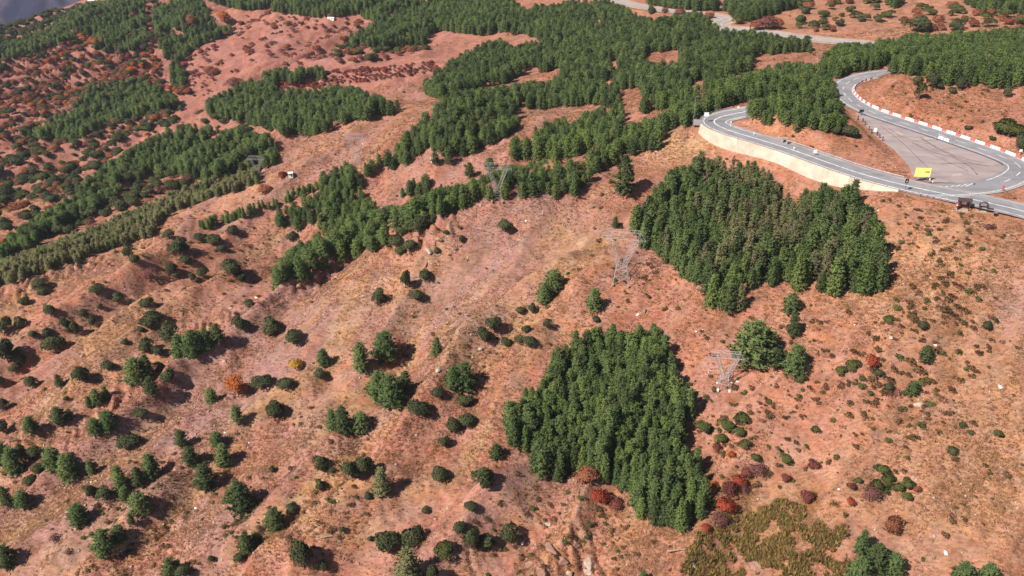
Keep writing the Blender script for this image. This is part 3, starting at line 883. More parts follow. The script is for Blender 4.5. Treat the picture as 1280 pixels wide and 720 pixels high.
PV['light'] = [add_pine('pine_light', 5, 10, rad=2.3, shape=.65), add_pine('pine_light', 6, 10, rad=2.1, shape=.55)]
PV['dark'] = [add_pine('pine_dark', 7, 10, rad=2.6, shape=.6, base=.14, levels=14), add_pine('pine_dark', 8, 10, rad=2.3, shape=.75, levels=15)]
PV['olive'] = [add_pine('pine_olive', 9, 10, rad=2.2, shape=.75), add_pine('pine_olive', 10, 10, rad=2.0, shape=.7, sparse=.85)]
PV['dry'] = [add_pine('pine_dry', 12, 10, rad=2.2, shape=.75, sparse=.75), add_pine('pine_dry', 13, 10, rad=1.9, shape=.7, sparse=.65)]
PV['far'] = [add_pine('pine', 21, 8, rad=2.3, shape=.45, base=.1, levels=11, nb=7), add_pine('pine', 22, 8, rad=2.6, shape=.5, base=.14, levels=10, nb=7), add_pine('pine_light', 23, 8, rad=2.4, shape=.48, base=.1, levels=11), add_pine('pine_dark', 24, 8, rad=2.6, shape=.42, base=.14, levels=10)]
PV['olivefar'] = [add_pine('pine_olive', 25, 6, rad=2.3, shape=.5, base=.06, levels=9, nb=7), add_pine('pine_olive', 26, 6, rad=2.0, shape=.6, base=.06, levels=9, nb=7)]
PV['farlight'] = [PV['far'][2], PV['far'][0]]
PV['fardark'] = [PV['far'][3], PV['far'][1]]
PV['broad'] = [add_pine('pine', 14, 8, rad=3.0, shape=.55, levels=13, nb=8, base=.03), add_pine('pine', 15, 8, rad=2.8, shape=.62, levels=13, nb=8, base=.02, lean=.03), add_pine('pine_dark', 16, 8, rad=2.9, shape=.6, levels=13, nb=8, base=.03)]

OAKS = {}
def add_oak(kind, key, seed, **kw):
    cr, tk = oak_geo(seed, **kw)
    hh_ = kw.get('hgt', 4.0)
    ctr = lambda c: np.tile([0, 0, hh_ * .3], (len(c), 1)) + c * np.array([.35, .35, .2])
    mc = leafy(np_mesh('shrub_crown', *cr, [M[key]]), ctr); mt = np_mesh('shrub_stem', *tk, [M['bark']])
    v, f = merge([cr, tk])
    mj = leafy(np_mesh('shrub', *cr, [M[key]]), ctr)
    OAKS.setdefault(kind, []).append(dict(crown=mc, trunk=mt, joined=mj, h=kw.get('hgt', 4.0), r=kw.get('rad', 2.2)))
for s_ in range(4): add_oak('oak', 'oak', 30 + s_, hgt=4, rad=2.2, lobes=9 + s_)
for s_ in range(2): add_oak('olive', 'oak_olive', 40 + s_, hgt=4, rad=2.4, lobes=8, flat=.65)
for kind in ('orange', 'red', 'crimson', 'yellow', 'rust'):
    for s_ in range(2): add_oak(kind, kind, 50 + s_ + len(kind), hgt=4, rad=2.3, lobes=8, leaves=150, size=.36)
for s_ in range(2): add_oak('purple', 'purple', 58 + s_, hgt=4, rad=2.3, lobes=8, leaves=120, size=.26)

# ------------------------------------------------------------------ mass planting ("stuff") by geometry nodes on a point cloud mesh
def mass(name, pts, scl, rot, idx, protos, label, cat):
    hidden = bpy.data.collections.new(name + '_shapes')
    for i, pm in enumerate(protos):
        hidden.objects.link(bpy.data.objects.new('%s_%02d' % (name, i), pm))
    me = bpy.data.meshes.new(name)
    me.vertices.add(len(pts)); me.vertices.foreach_set('co', np.asarray(pts, np.float32).ravel())
    a = me.attributes.new('size', 'FLOAT_VECTOR', 'POINT'); a.data.foreach_set('vector', np.asarray(scl, np.float32).ravel())
    a = me.attributes.new('turn', 'FLOAT_VECTOR', 'POINT')
    rot = np.asarray(rot, np.float32)
    if rot.ndim == 1:
        rot = np.stack([np.zeros_like(rot), np.zeros_like(rot), rot], -1)
    a.data.foreach_set('vector', rot.ravel())
    a = me.attributes.new('pick', 'INT', 'POINT'); a.data.foreach_set('value', np.asarray(idx, np.int32))
    o = bpy.data.objects.new(name, me); COL.objects.link(o)
    tag(o, label, cat, kind='stuff')
    t = bpy.data.node_groups.new(name, 'GeometryNodeTree')
    t.interface.new_socket('Geometry', in_out='INPUT', socket_type='NodeSocketGeometry')
    t.interface.new_socket('Geometry', in_out='OUTPUT', socket_type='NodeSocketGeometry')
    n, l = t.nodes, t.links
    gi = n.new('NodeGroupInput'); go = n.new('NodeGroupOutput')
    ci = n.new('GeometryNodeCollectionInfo'); ci.inputs['Collection'].default_value = hidden
    ci.inputs['Separate Children'].default_value = True; ci.inputs['Reset Children'].default_value = True
    ip = n.new('GeometryNodeInstanceOnPoints'); ip.inputs['Pick Instance'].default_value = True
    def attr(nm, ty):
        q = n.new('GeometryNodeInputNamedAttribute'); q.data_type = ty; q.inputs['Name'].default_value = nm
        return [s for s in q.outputs if s.enabled and s.name == 'Attribute'][0]
    l.new(gi.outputs[0], ip.inputs['Points']); l.new(ci.outputs[0], ip.inputs['Instance'])
    l.new(attr('pick', 'INT'), ip.inputs['Instance Index'])
    l.new(attr('turn', 'FLOAT_VECTOR'), ip.inputs['Rotation'])
    l.new(attr('size', 'FLOAT_VECTOR'), ip.inputs['Scale'])
    l.new(ip.outputs[0], go.inputs[0])
    md = o.modifiers.new('planting', 'NODES'); md.node_group = t
    return o

# ------------------------------------------------------------------ where the woods stand (outlines of the canopy seen from the drone)
GROVE_A = [(630, 522), (650, 490), (676, 484), (682, 455), (708, 424), (742, 409), (790, 405), (826, 407), (838, 428), (842, 468), (866, 488), (864, 522), (846, 536), (870, 556), (884, 600), (880, 640), (855, 657), (800, 648), (775, 612), (748, 592), (716, 582), (692, 600), (668, 588), (672, 552), (640, 554), (628, 538)]
GROVE_B = [(783, 262), (800, 250), (832, 220), (882, 190), (905, 194), (920, 200), (935, 193), (962, 215), (985, 243), (1010, 240), (1050, 230), (1078, 230), (1092, 262), (1104, 300), (1106, 340), (1096, 372), (1060, 362), (1000, 362), (978, 350), (945, 357), (922, 388), (902, 397), (885, 384), (880, 350), (850, 345), (826, 322), (800, 306), (785, 284)]
HILLOCK = [(932, 134), (955, 108), (985, 92), (1036, 88), (1052, 130), (1059, 162), (1020, 167), (985, 162), (950, 152), (935, 144)]
RIGHTW = [(1040, 100), (1020, 72), (1050, 56), (1085, 54), (1130, 44), (1180, 42), (1290, 36), (1290, 104), (1240, 107), (1180, 103), (1140, 93), (1085, 84), (1060, 92)]
WOODS = [
    ([(240, -5), (640, -5), (645, 35), (600, 42), (545, 36), (530, 52), (500, 60), (440, 56), (435, 46), (470, 25), (440, 18), (380, 21), (330, 11), (300, 12)], 'green'),
    ([(640, 0), (700, 2), (760, 0), (790, 15), (815, 25), (870, 14), (900, 32), (960, 40), (1000, 45), (1020, 56), (1010, 66), (985, 62), (965, 69), (960, 76), (935, 86), (870, 116), (800, 120), (770, 112), (770, 100), (690, 104), (640, 101), (620, 106), (560, 119), (535, 119), (528, 106), (570, 70), (600, 56), (625, 45), (640, 32)], 'mixdark'),
    ([(505, 167), (530, 145), (560, 119), (620, 109), (700, 99), (775, 104), (779, 126), (770, 134), (700, 134), (640, 132), (655, 152), (640, 166), (620, 177), (600, 182), (570, 197), (545, 202), (500, 207), (490, 217), (470, 217), (440, 232), (420, 230), (440, 213), (490, 185)], 'green'),
    ([(655, 168), (690, 150), (740, 140), (800, 125), (860, 110), (930, 92), (985, 78), (1030, 83), (1040, 97), (985, 99), (950, 117), (936, 137), (880, 149), (840, 157), (815, 166), (780, 172), (760, 180), (730, 187), (700, 198), (660, 193), (640, 198), (618, 190)], 'mixlight'),
    ([(735, 205), (740, 190), (800, 165), (850, 150), (862, 154), (832, 165), (822, 188), (780, 192), (740, 216), (736, 237), (700, 248), (640, 243), (600, 250), (560, 264), (540, 272), (470, 308), (430, 318), (400, 338), (360, 354), (343, 348), (345, 333), (370, 308), (395, 290), (400, 265), (420, 235), (440, 228), (460, 243), (470, 258), (500, 262), (540, 243), (580, 233), (640, 208), (690, 203)], 'mixlight'),
    ([(497, 226), (520, 216), (555, 220), (556, 240), (500, 250)], 'green'),
    ([(240, 280), (330, 250), (400, 223), (406, 234), (350, 256), (320, 267), (250, 287)], 'light'),
    ([(403, 217), (440, 203), (456, 225), (452, 252), (430, 282), (400, 282), (394, 250)], 'green'),
    ([(345, 262), (372, 247), (397, 243), (397, 272), (372, 288), (342, 282)], 'dark'),
    ([(256, 128), (300, 105), (340, 88), (406, 83), (407, 102), (350, 110), (440, 108), (480, 125), (515, 130), (480, 142), (430, 152), (400, 167), (350, 167), (320, 157), (300, 152), (260, 144)], 'mixdark'),
    ([(153, 192), (200, 165), (230, 156), (260, 158), (330, 163), (346, 180), (352, 202), (300, 217), (265, 227), (230, 217), (190, 218), (158, 207)], 'green'),
    ([(-40, 320), (0, 300), (60, 265), (150, 193), (158, 205), (192, 216), (140, 252), (70, 287), (30, 312), (0, 324), (-40, 345)], 'green'),
    ([(-40, 340), (0, 326), (60, 305), (110, 285), (170, 260), (230, 235), (290, 213), (326, 207), (322, 230), (260, 247), (215, 262), (190, 292), (150, 304), (90, 327), (20, 347), (0, 354), (-40, 365)], 'olive'),
    ([(18, 165), (90, 135), (130, 129), (180, 117), (223, 118), (224, 134), (180, 142), (140, 150), (90, 177), (60, 172), (30, 170)], 'green'),
    ([(0, 56), (60, 32), (108, 4), (180, -4), (182, 30), (187, 62), (150, 62), (115, 42), (80, 52), (30, 68), (0, 72), (-30, 75), (-30, 65)], 'green'),
    ([(190, 0), (250, -4), (260, 15), (270, 25), (297, 38), (270, 47), (240, 62), (225, 78), (205, 72), (195, 45)], 'mixdark'),
    ([(212, 78), (222, 75), (236, 95), (232, 108), (214, 106)], 'dark'),
    ([(905, 24), (905, 2), (930, -8), (1012, -8), (990, 8), (940, 24)], 'mixdark'),
    ([(1190, -6), (1290, -6), (1290, 14), (1230, 14)], 'mixdark'),
    ([(1108, -6), (1145, -6), (1115, 10)], 'mixdark'),
    ([(800, -6), (900, -6), (895, 10), (850, 10), (815, 6)], 'mixdark'),
    ([(90, 130), (115, 105), (165, 98), (205, 108), (200, 120), (130, 135)], 'green'),
    ([(110, 62), (130, 42), (180, 36), (184, 60), (140, 66)], 'green'),
]
CLEAR = [
    [(622, 46), (655, 42), (677, 52), (640, 62)], [(803, 68), (852, 62), (848, 80), (812, 86)], [(640, 6), (700, -2), (690, 10), (650, 12)],
    [(770, 112), (800, 108), (805, 128), (790, 142), (776, 132)], [(862, 104), (882, 96), (880, 112), (862, 116)], [(640, 96), (700, 88), (700, 98), (640, 106)],
    [(560, 205), (620, 196), (600, 214), (545, 232), (540, 222)], [(452, 232), (490, 228), (480, 250), (458, 246)], [(345, 105), (410, 102), (405, 114), (345, 118)],
    [(300, 158), (350, 162), (340, 172), (300, 168)], [(780, 146), (830, 136), (840, 144), (775, 165)], [(940, 68), (960, 66), (960, 86), (942, 84)],
    [(903, 24), (960, 34), (1020, 43), (1090, 50), (1092, 60), (1010, 54), (950, 45), (898, 40)],
    [(640, 142), (700, 133), (752, 131), (758, 138), (700, 149), (652, 152)], [(640, 97), (655, 92), (700, 88), (699, 98), (645, 106)],
]

def frame_ok(u, v, d, m=60):
    return (u > -m) & (u < 1280 + m) & (v > -m) & (v < 720 + m) & (d > 50)

def paved(x, y):
    m = np.zeros(np.shape(x), bool)
    q = (x > 30) & (x < 330) & (y > 210) & (y < 520)
    if q.any():
        da, _, _ = poly_dist(x[q], y[q], RA); db, _, _ = poly_dist(x[q], y[q], RB); dl = lot_dist(x[q], y[q])
        m[q] = (da < HWA + 1.2) | (db < HWB + 1.2) | (dl < 1.2)
    q = (x > 20) & (x < 420) & (y > 440) & (y < 860)
    if q.any():
        dc, _, _ = poly_dist(x[q], y[q], RC)
        m[q] |= dc < HWC + 1.5
    return m

def jitter_grid(x0, x1, y0, y1, s, seed):
    g = np.random.default_rng(seed)
    cx_, cy_ = (x0 + x1) / 2, (y0 + y1) / 2; rr_ = math.hypot(x1 - x0, y1 - y0) / 2
    X, Y = np.meshgrid(np.arange(-rr_, rr_, s), np.arange(-rr_, rr_, s))
    X = X.ravel() + g.uniform(-.5, .5, X.size) * s; Y = Y.ravel() + g.uniform(-.5, .5, Y.size) * s
    a_ = .35 + .23 * (seed % 7)
    X, Y = cx_ + X * math.cos(a_) - Y * math.sin(a_), cy_ + X * math.sin(a_) + Y * math.cos(a_)
    k_ = (X > x0) & (X < x1) & (Y > y0) & (Y < y1)
    return X[k_], Y[k_]

def wood_points(poly, spacing, hlo, hhi, seed, lo=.28, hi=.78, crest=0, gaps=0):
    """points on the ground whose tree would show inside the canopy outline"""
    pu = [p[0] for p in poly]; pv = [p[1] for p in poly]
    g_, _ = raycast(pu + [np.mean(pu)], pv + [np.mean(pv)], Hm)
    x0, x1 = g_[:, 0].min() - 25, g_[:, 0].max() + 25; y0, y1 = g_[:, 1].min() - 45, g_[:, 1].max() + 45
    X, Y = jitter_grid(x0, x1, y0, y1, spacing, seed)
    g = np.random.default_rng(seed + 1)
    Z = Hm(X, Y, fine=False)
    hh = (hlo + (hhi - hlo) * g.random(len(X))) * (0.85 + .3 * vnoise(X / 40, Y / 40, 17))
    u0, v0, d0 = project(X, Y, Z + hh * lo); u1, v1, _ = project(X, Y, Z + hh * hi)
    inl = in_poly(u0, v0, poly)
    if crest:
        # just behind the crest only the tops show
        ub, vb, db_ = project(X, Y, Z)
        cand = np.where(~inl & in_poly(u1, v1, poly) & in_poly(u0, v0 - crest, poly))[0]
        if len(cand):
            _, dh = raycast(ub[cand], vb[cand], Hm)
            inl[cand[dh < db_[cand] - 3]] = True
    ok = inl & in_poly(u1, v1, poly) & frame_ok(u0, v0, d0, 80)
    ub, vb, _ = project(X, Y, Z + .8); um, vm, _ = project(X, Y, Z + .55 * hh)
    for c in CLEAR:
        ok &= ~in_poly(ub, vb, c) & ~in_poly(um, vm, c)
    ok &= ~paved(X, Y)
    if gaps:
        ok &= (vnoise(X / 15, Y / 15, 180) * .6 + vnoise(X / 5, Y / 5, 181) * .4) > gaps
    return X[ok], Y[ok], Z[ok], hh[ok], d0[ok]

g = np.random.default_rng(77)
SINGLE_PINES = []      # dicts for single trees
MASS_PINES = []        # (x, y, z, h, variant, rot)
def pick_var(mix, n, g):
    pools = {'green': ['far'] * 7 + ['green'] * 2 + ['fardark'] * 2, 'light': ['farlight'] * 5 + ['light'] * 3, 'dark': ['fardark'] * 5 + ['dark'] * 2,
             'mixdark': ['far'] * 4 + ['fardark'] * 5 + ['green'], 'mixlight': ['far'] * 3 + ['farlight'] * 6 + ['light'] * 2, 'olive': ['olivefar'] * 8 + ['dry'] + ['farlight'],
             'groveb': ['green'] * 8 + ['light'] * 2 + ['dark'] * 2 + ['dry'] * 1 + ['olive'] * 1, 'grovea': ['green'] * 8 + ['light'] * 5 + ['far'] * 3 + ['dark'], 'hill': ['farlight'] * 5 + ['far'] * 4 + ['broad']}
    out = []
    for _ in range(n):
        out.append(int(g.choice(PV[pools[mix][g.integers(len(pools[mix]))]])))
    return out

LOBE = [(630, 522), (650, 488), (692, 486), (702, 540), (716, 584), (692, 602), (666, 590), (672, 556), (638, 556), (628, 538)]
def add_grove(poly, sp, hlo, hhi, seed, mix, where, lo=.2, hi=.84):
    X, Y, Z, hh, D = wood_points(poly, sp, hlo, hhi, seed, lo, hi)
    var = pick_var(mix, len(X), g)
    u, v, _ = project(X, Y, Z)
    for i in range(len(X)):
        vi = var[i]
        if where == 'B' and 895 < u[i] < 1010 and v[i] < 335 and g.random() < .65:
            vi = int(g.choice(PV['dry'] + PV['olive']))
        SINGLE_PINES.append(dict(x=X[i], y=Y[i], z=Z[i], h=hh[i], v=vi, d=D[i], where=where, u=u[i], pv=v[i]))
add_grove(GROVE_A, 2.45, 6.8, 11.4, 201, 'grovea', 'A')
add_grove(LOBE, 2.9, 7.0, 11.0, 209, 'grovea', 'A', .3, .7)
add_grove(GROVE_B, 3.4, 7.6, 13.2, 203, 'groveb', 'B')
add_grove(HILLOCK, 3.2, 5.0, 7.8, 205, 'hill', 'H')
add_grove(RIGHTW, 3.4, 5.5, 8.5, 207, 'mixlight', 'R')

for k_, (poly, mix) in enumerate(WOODS):
    vmid = np.mean([p[1] for p in poly])
    X, Y, Z, hh, D = wood_points(poly, 2.3 if mix in ('light', 'olive') else 3.3, *((3.6, 5.6) if mix in ('light', 'olive') else (5.2, 9.2)), 300 + 2 * k_, crest=(16 if k_ in (4, 6, 7, 12, 14) else 0), gaps=(.30 if k_ in (9, 10, 11, 13, 14, 15, 21, 22) else .31 if k_ in (1, 2, 3) else .18))
    var = pick_var(mix, len(X), g)
    for i in range(len(X)):
        MASS_PINES.append((X[i], Y[i], Z[i], hh[i], var[i]))

# ------------------------------------------------------------------ lone trees and bushes: (column, row of the foot, height in picture rows)
LONE_PINES = [
    (452, 464, 40), (482, 448, 36), (474, 497, 38), (490, 506, 42), (507, 488, 28), (430, 540, 38), (452, 538, 26), (416, 537, 30), (546, 445, 26), (580, 486, 36), (566, 484, 28),
    (680, 378, 26), (692, 364, 28), (742, 387, 29), (780, 244, 50), (938, 453, 55), (957, 446, 36), (988, 391, 26), (990, 421, 30), (991, 465, 38), (967, 460, 28), (1155, 453, 24), (1140, 492, 18),
    (228, 447, 32), (243, 444, 34), (258, 437, 28), (273, 430, 28), (172, 478, 34), (186, 474, 34), (190, 494, 26), (265, 502, 20), (297, 529, 26), (406, 456, 22), (75, 484, 18),
    (112, 509, 16), (123, 505, 22), (133, 498, 18), (75, 530, 24), (88, 525, 16), (40, 540, 22), (137, 537, 26), (120, 542, 22), (227, 557, 22), (68, 584, 28), (88, 597, 36), (115, 592, 20),
    (153, 612, 36), (175, 609, 30), (191, 596, 34), (157, 624, 18), (176, 640, 28), (165, 655, 16), (100, 654, 28), (133, 692, 36), (150, 676, 24), (10, 632, 30), (30, 632, 22), (20, 592, 38), (5, 580, 30),
    (10, 708, 32), (240, 580, 26), (258, 610, 34), (272, 556, 18), (281, 580, 30), (303, 637, 42), (216, 722, 30), (310, 691, 34), (345, 661, 32), (322, 682, 20), (620, 574, 22),
    (1075, 690, 34), (1090, 716, 46), (1070, 728, 42), (1115, 716, 32), (1200, 730, 36), (1232, 730, 34), (804, 728, 18), (587, 222, 19), (769, 285, 15), (612, 212, 15), (478, 618, 40), (512, 734, 62),
]
PINE_KIND = {(478, 618): 'olive', (512, 734): 'olive', (1155, 453): 'dark', (780, 244): 'dark', (587, 222): 'dark', (769, 285): 'dark'}
LONE_OAKS = [   # column, row of the foot, height, width in rows
    (7, 416, 22, 20), (26, 409, 14, 15), (64, 394, 15, 14), (82, 409, 13, 11), (105, 397, 11, 11), (117, 409, 15, 13), (42, 422, 11, 10), (60, 420, 11, 12), (70, 440, 25, 24), (96, 420, 18, 10), (86, 415, 7, 8),
    (54, 367, 9, 14), (121, 366, 10, 17), (148, 377, 12, 14), (125, 386, 7, 7), (184, 384, 15, 16), (190, 405, 17, 25), (214, 429, 27, 22), (184, 439, 18, 15), (199, 443, 13, 13), (176, 414, 7, 9), (136, 463, 13, 14),
    (103, 476, 22, 20), (42, 485, 18, 15), (200, 466, 15, 14), (212, 478, 19, 21), (300, 412, 19, 16), (307, 414, 14, 13), (312, 383, 10, 12), (0, 484, 17, 16), (5, 512, 17, 16), (5, 541, 18, 18), (10, 452, 30, 24), (24, 457, 22, 16), (31, 455, 11, 9), (20, 464, 12, 14),
    (83, 500, 6, 6), (176, 521, 11, 18), (340, 418, 22, 22), (367, 429, 18, 22), (475, 380, 20, 17), (521, 374, 14, 17), (400, 473, 14, 16), (328, 484, 18, 24), (345, 522, 22, 22), (357, 484, 11, 20), (546, 495, 12, 17), (605, 427, 20, 16), (618, 414, 20, 18),
    (633, 432, 12, 14), (523, 516, 16, 26), (568, 540, 20, 18), (585, 531, 18, 22), (582, 506, 12, 20), (650, 428, 10, 12), (663, 431, 13, 17), (657, 416, 11, 12), (684, 409, 11, 10), (650, 390, 8, 12), (665, 392, 14, 10), (745, 401, 6, 9),
    (1153, 412, 12, 12), (1232, 412, 12, 12), (1243, 402, 6, 7), (1203, 534, 8, 9), (1190, 566, 9, 12), (163, 559, 19, 26), (113, 620, 16, 15), (133, 625, 20, 19), (28, 576, 22, 18), (45, 570, 16, 18), (48, 590, 14, 16), (37, 604, 12, 16), (230, 721, 20, 17), (300, 701, 14, 14), (265, 701, 8, 8),
    (401, 586, 18, 19), (440, 600, 30, 20), (457, 593, 28, 22), (380, 709, 40, 26), (404, 712, 15, 14), (487, 689, 30, 30), (516, 682, 30, 28), (541, 724, 24, 16), (574, 665, 17, 16), (589, 684, 28, 20), (609, 685, 21, 22), (636, 676, 24, 24), (551, 601, 20, 20), (604, 611, 30, 27), (556, 558, 14, 14), (589, 636, 9, 16),
    (162, 323, 18, 14), (169, 329, 12, 11), (212, 298, 12, 15), (226, 319, 22, 24), (252, 303, 14, 16), (268, 306, 14, 18), (290, 292, 11, 15), (216, 341, 14, 14), (220, 346, 8, 11), (254, 347, 14, 13), (241, 351, 10, 9), (277, 313, 7, 12), (290, 342, 20, 21), (302, 350, 12, 14), (233, 330, 12, 14),
    (495, 308, 15, 20), (524, 292, 22, 20), (503, 295, 14, 14), (513, 312, 15, 18), (500, 318, 12, 14), (541, 279, 10, 8), (546, 316, 7, 9), (577, 303, 9, 9), (558, 293, 7, 8), (631, 289, 16, 18), (507, 360, 22, 12), (531, 350, 14, 15), (587, 258, 6, 8),
    (365, 300, 12, 12), (30, 380, 8, 14), (52, 358, 10, 18), (10, 438, 12, 12), (156, 430, 7, 9), (1078, 476, 7, 8), (1088, 493, 5, 8), (1110, 486, 9, 11), (1097, 469, 10, 13), (340, 590, 8, 8), (415, 590, 7, 9), (400, 612, 14, 12), (365, 640, 12, 14), (460, 623, 9, 10), (428, 665, 7, 8), (463, 676, 7, 7), (532, 640, 8, 10),
]
LONE_OLIVE = [(1067, 463, 14, 20), (1052, 468, 8, 16), (1102, 591, 11, 19), (1093, 614, 17, 17), (1108, 605, 15, 16), (1121, 614, 14, 17), (1134, 610, 15, 17), (1131, 624, 12, 16), (1105, 616, 10, 12), (1072, 603, 8, 11), (555, 694, 20, 26), (878, 538, 12, 22), (908, 537, 12, 24), (922, 545, 14, 18), (898, 553, 12, 20), (926, 530, 12, 22), (944, 575, 7, 14), (983, 578, 11, 18), (1245, 545, 10, 14), (1018, 541, 10, 12),
    (888, 632, 9, 16), (930, 558, 9, 14), (1110, 403, 8, 14), (980, 448, 9, 14), (1000, 476, 9, 14), (1082, 615, 8, 9)]
LONE_COLOUR = [   # column, row, height, width, colour kind
    (298, 493, 26, 28, 'orange'), (369, 461, 15, 22, 'yellow'), (281, 28, 15, 17, 'orange'), (6, 311, 12, 14, 'orange'), (242, 34, 16, 14, 'rust'), (905, 640, 20, 26, 'red'), (890, 613, 16, 22, 'orange'), (912, 618, 16, 24, 'crimson'), (928, 614, 14, 18, 'purple'), (922, 606, 12, 20, 'red'), (897, 655, 14, 24, 'purple'),
    (882, 664, 10, 14, 'red'), (913, 573, 11, 11, 'orange'), (896, 564, 10, 12, 'crimson'), (1009, 626, 17, 21, 'crimson'), (1063, 611, 10, 12, 'crimson'), (1086, 621, 18, 24, 'purple'), (1062, 631, 10, 11, 'red'), (983, 601, 11, 14, 'crimson'), (1017, 585, 8, 16, 'crimson'), (947, 592, 10, 26, 'purple'), (934, 595, 9, 16, 'crimson'),
    (992, 633, 7, 9, 'crimson'), (1087, 460, 18, 17, 'red'), (749, 628, 18, 24, 'red'), (770, 636, 12, 20, 'crimson'), (733, 600, 16, 34, 'rust'), (1145, 613, 9, 10, 'rust'), (70, 676, 11, 14, 'purple'), (412, 298, 15, 14, 'crimson'), (1112, 660, 18, 26, 'rust'), (1234, 287, 10, 12, 'purple'), (957, 37, 16, 30, 'purple'), (970, 35, 14, 22, 'rust'), (944, 37, 11, 20, 'rust'),
    (293, 110, 17, 24, 'purple'), (188, 348, 16, 22, 'purple'),
]
RIGHT_SHRUBS = [(1165, 110, 20, 16, 'oak'), (1200, 112, 16, 14, 'oak'), (1146, 106, 12, 12, 'oak'), (1148, 125, 20, 14, 'olive'), (1172, 110, 9, 11, 'oak'), (1190, 116, 8, 10, 'oak'), (1258, 122, 14, 10, 'oak'), (1255, 168, 18, 30, 'olive'), (1270, 170, 16, 20, 'olive'), (1275, 190, 22, 14, 'oak'), (1045, 168, 12, 12, 'oak'), (1062, 170, 14, 22, 'oak'), (1210, 162, 7, 9, 'oak'), (1240, 175, 6, 8, 'heath'),
    (1000, 30, 12, 12, 'oak'), (1005, 17, 10, 12, 'oak'), (1028, 30, 8, 12, 'oak'), (1050, 33, 10, 12, 'oak'), (1076, 27, 8, 10, 'oak'), (1020, 40, 7, 8, 'rust'), (1150, 40, 22, 26, 'oak'), (1135, 52, 12, 16, 'oak'), (1195, 38, 12, 20, 'oak')]

SLOPES = [  # name of the stretch of ground, outline in the picture: used to say where a plant stands
    ('on the rocky slope at the left edge', [(-60, 340), (60, 340), (60, 520), (-60, 520)]),
    ('in the lower left corner', [(-60, 640), (260, 640), (260, 800), (-60, 800)]),
    ('on the left bank below the rocks', [(-60, 520), (125, 520), (125, 640), (-60, 640)]),
    ('below the pale spur on the left', [(150, 270), (330, 270), (330, 360), (150, 360)]),
    ('on the rocky slope under the olive wood', [(-60, 300), (150, 300), (150, 470), (60, 470), (60, 340), (-60, 340)]),
    ('between the left rocks and the orange bush', [(60, 360), (330, 360), (330, 520), (60, 520)]),
    ('on the grey scree of the lower left', [(125, 520), (330, 520), (330, 720), (260, 720), (260, 640), (125, 640)]),
    ('along the ridge crest above the bare slope', [(330, 180), (640, 180), (640, 330), (330, 330)]),
    ('on the bare slope below the ridge', [(330, 330), (540, 330), (540, 470), (330, 470)]),
    ('on the slope left of the middle grove', [(540, 330), (700, 330), (700, 620), (540, 620)]),
    ('on the middle left slope', [(330, 470), (540, 470), (540, 580), (330, 580)]),
    ('on the ochre spur at the bottom', [(260, 580), (540, 580), (540, 760), (260, 760)]),
    ('on the rocky knoll at the bottom centre', [(540, 620), (760, 620), (760, 780), (540, 780)]),
    ('between the two groves', [(700, 180), (860, 180), (860, 420), (700, 420)]),
    ('right of the middle grove near the pylon', [(860, 340), (1040, 340), (1040, 560), (860, 560)]),
    ('beside the red thicket below the grove', [(760, 550), (1050, 550), (1050, 780), (760, 780)]),
    ('on the tan slope at the right', [(1040, 270), (1300, 270), (1300, 580), (1040, 580)]),
    ('in the lower right corner', [(1050, 580), (1300, 580), (1300, 780), (1050, 780)]),
    ('on the cut bank beside the hairpin', [(1120, 90), (1300, 90), (1300, 240), (1120, 240)]),
    ('on the hillock between the roads', [(900, 90), (1120, 90), (1120, 240), (900, 240)]),
    ('on the hill above the far road', [(900, -40), (1300, -40), (1300, 90), (900, 90)]),
]
def where_is(u, v):
    for nm, poly in SLOPES:
        if in_poly(np.array([u]), np.array([v]), poly)[0]:
            return nm
    return 'on the far left hillside'
ORD = ['first', 'second', 'third', 'fourth', 'fifth', 'sixth', 'seventh', 'eighth', 'ninth', 'tenth', 'eleventh', 'twelfth', 'thirteenth', 'fourteenth', 'fifteenth', 'sixteenth', 'seventeenth', 'eighteenth', 'nineteenth', 'twentieth', 'twenty-first', 'twenty-second', 'twenty-third', 'twenty-fourth', 'twenty-fifth', 'twenty-sixth', 'twenty-seventh', 'twenty-eighth', 'twenty-ninth', 'thirtieth']
for _t, _c in (('thirty', 'thirtieth'), ('forty', 'fortieth'), ('fifty', 'fiftieth'), ('sixty', 'sixtieth'), ('seventy', 'seventieth'), ('eighty', 'eightieth')):
    if _t != 'thirty': ORD.append(_c)
    ORD += ['%s-%s' % (_t, q) for q in ORD[:9]]
def label_row(items, kind_of, plural_group):
    """say of each plant which one it is: by the stretch of ground, then counted from the left"""
    by = {}
    for it in items:
        by.setdefault((kind_of(it), where_is(it['u'], it['pv'])), []).append(it)
    for (kd, wh), L in by.items():
        L.sort(key=lambda q: q['u'])
        for i, q in enumerate(L):
            q['label'] = ('%s %s' % (kd, wh)) if len(L) == 1 else '%s %s, %s from the left' % (kd, wh, ORD[i])
            q['group'] = '%s %s' % (plural_group, wh)

def place(lst):
    P, D = raycast([a[0] for a in lst], [a[1] for a in lst], Hm, dmin=150, dmax=2500)
    return P, D

P, D = place(LONE_PINES)
lone = []
for (a, p, d) in zip(LONE_PINES, P, D):
    kd = PINE_KIND.get(a[:2])
    h_ = a[2] / (F / d * 0.95)
    if kd is None:
        kd = 'broad' if g.random() < .62 else ('dark' if g.random() < .4 else 'green')
    lone.append(dict(x=p[0], y=p[1], z=p[2], h=h_, v=int(g.choice(PV[kd])), d=d, u=a[0], pv=a[1], where='lone', px=a[2], kd=kd, wide=1.35 if kd != 'broad' else 1.22))
def pk(it):
    big = 'big ' if it['px'] >= 38 else ('small ' if it['px'] < 20 else '')
    return big + {'olive': 'grey-olive pine', 'dark': 'dark green pine'}.get(it['kd'], 'green pine')
label_row(lone, pk, 'single pines')

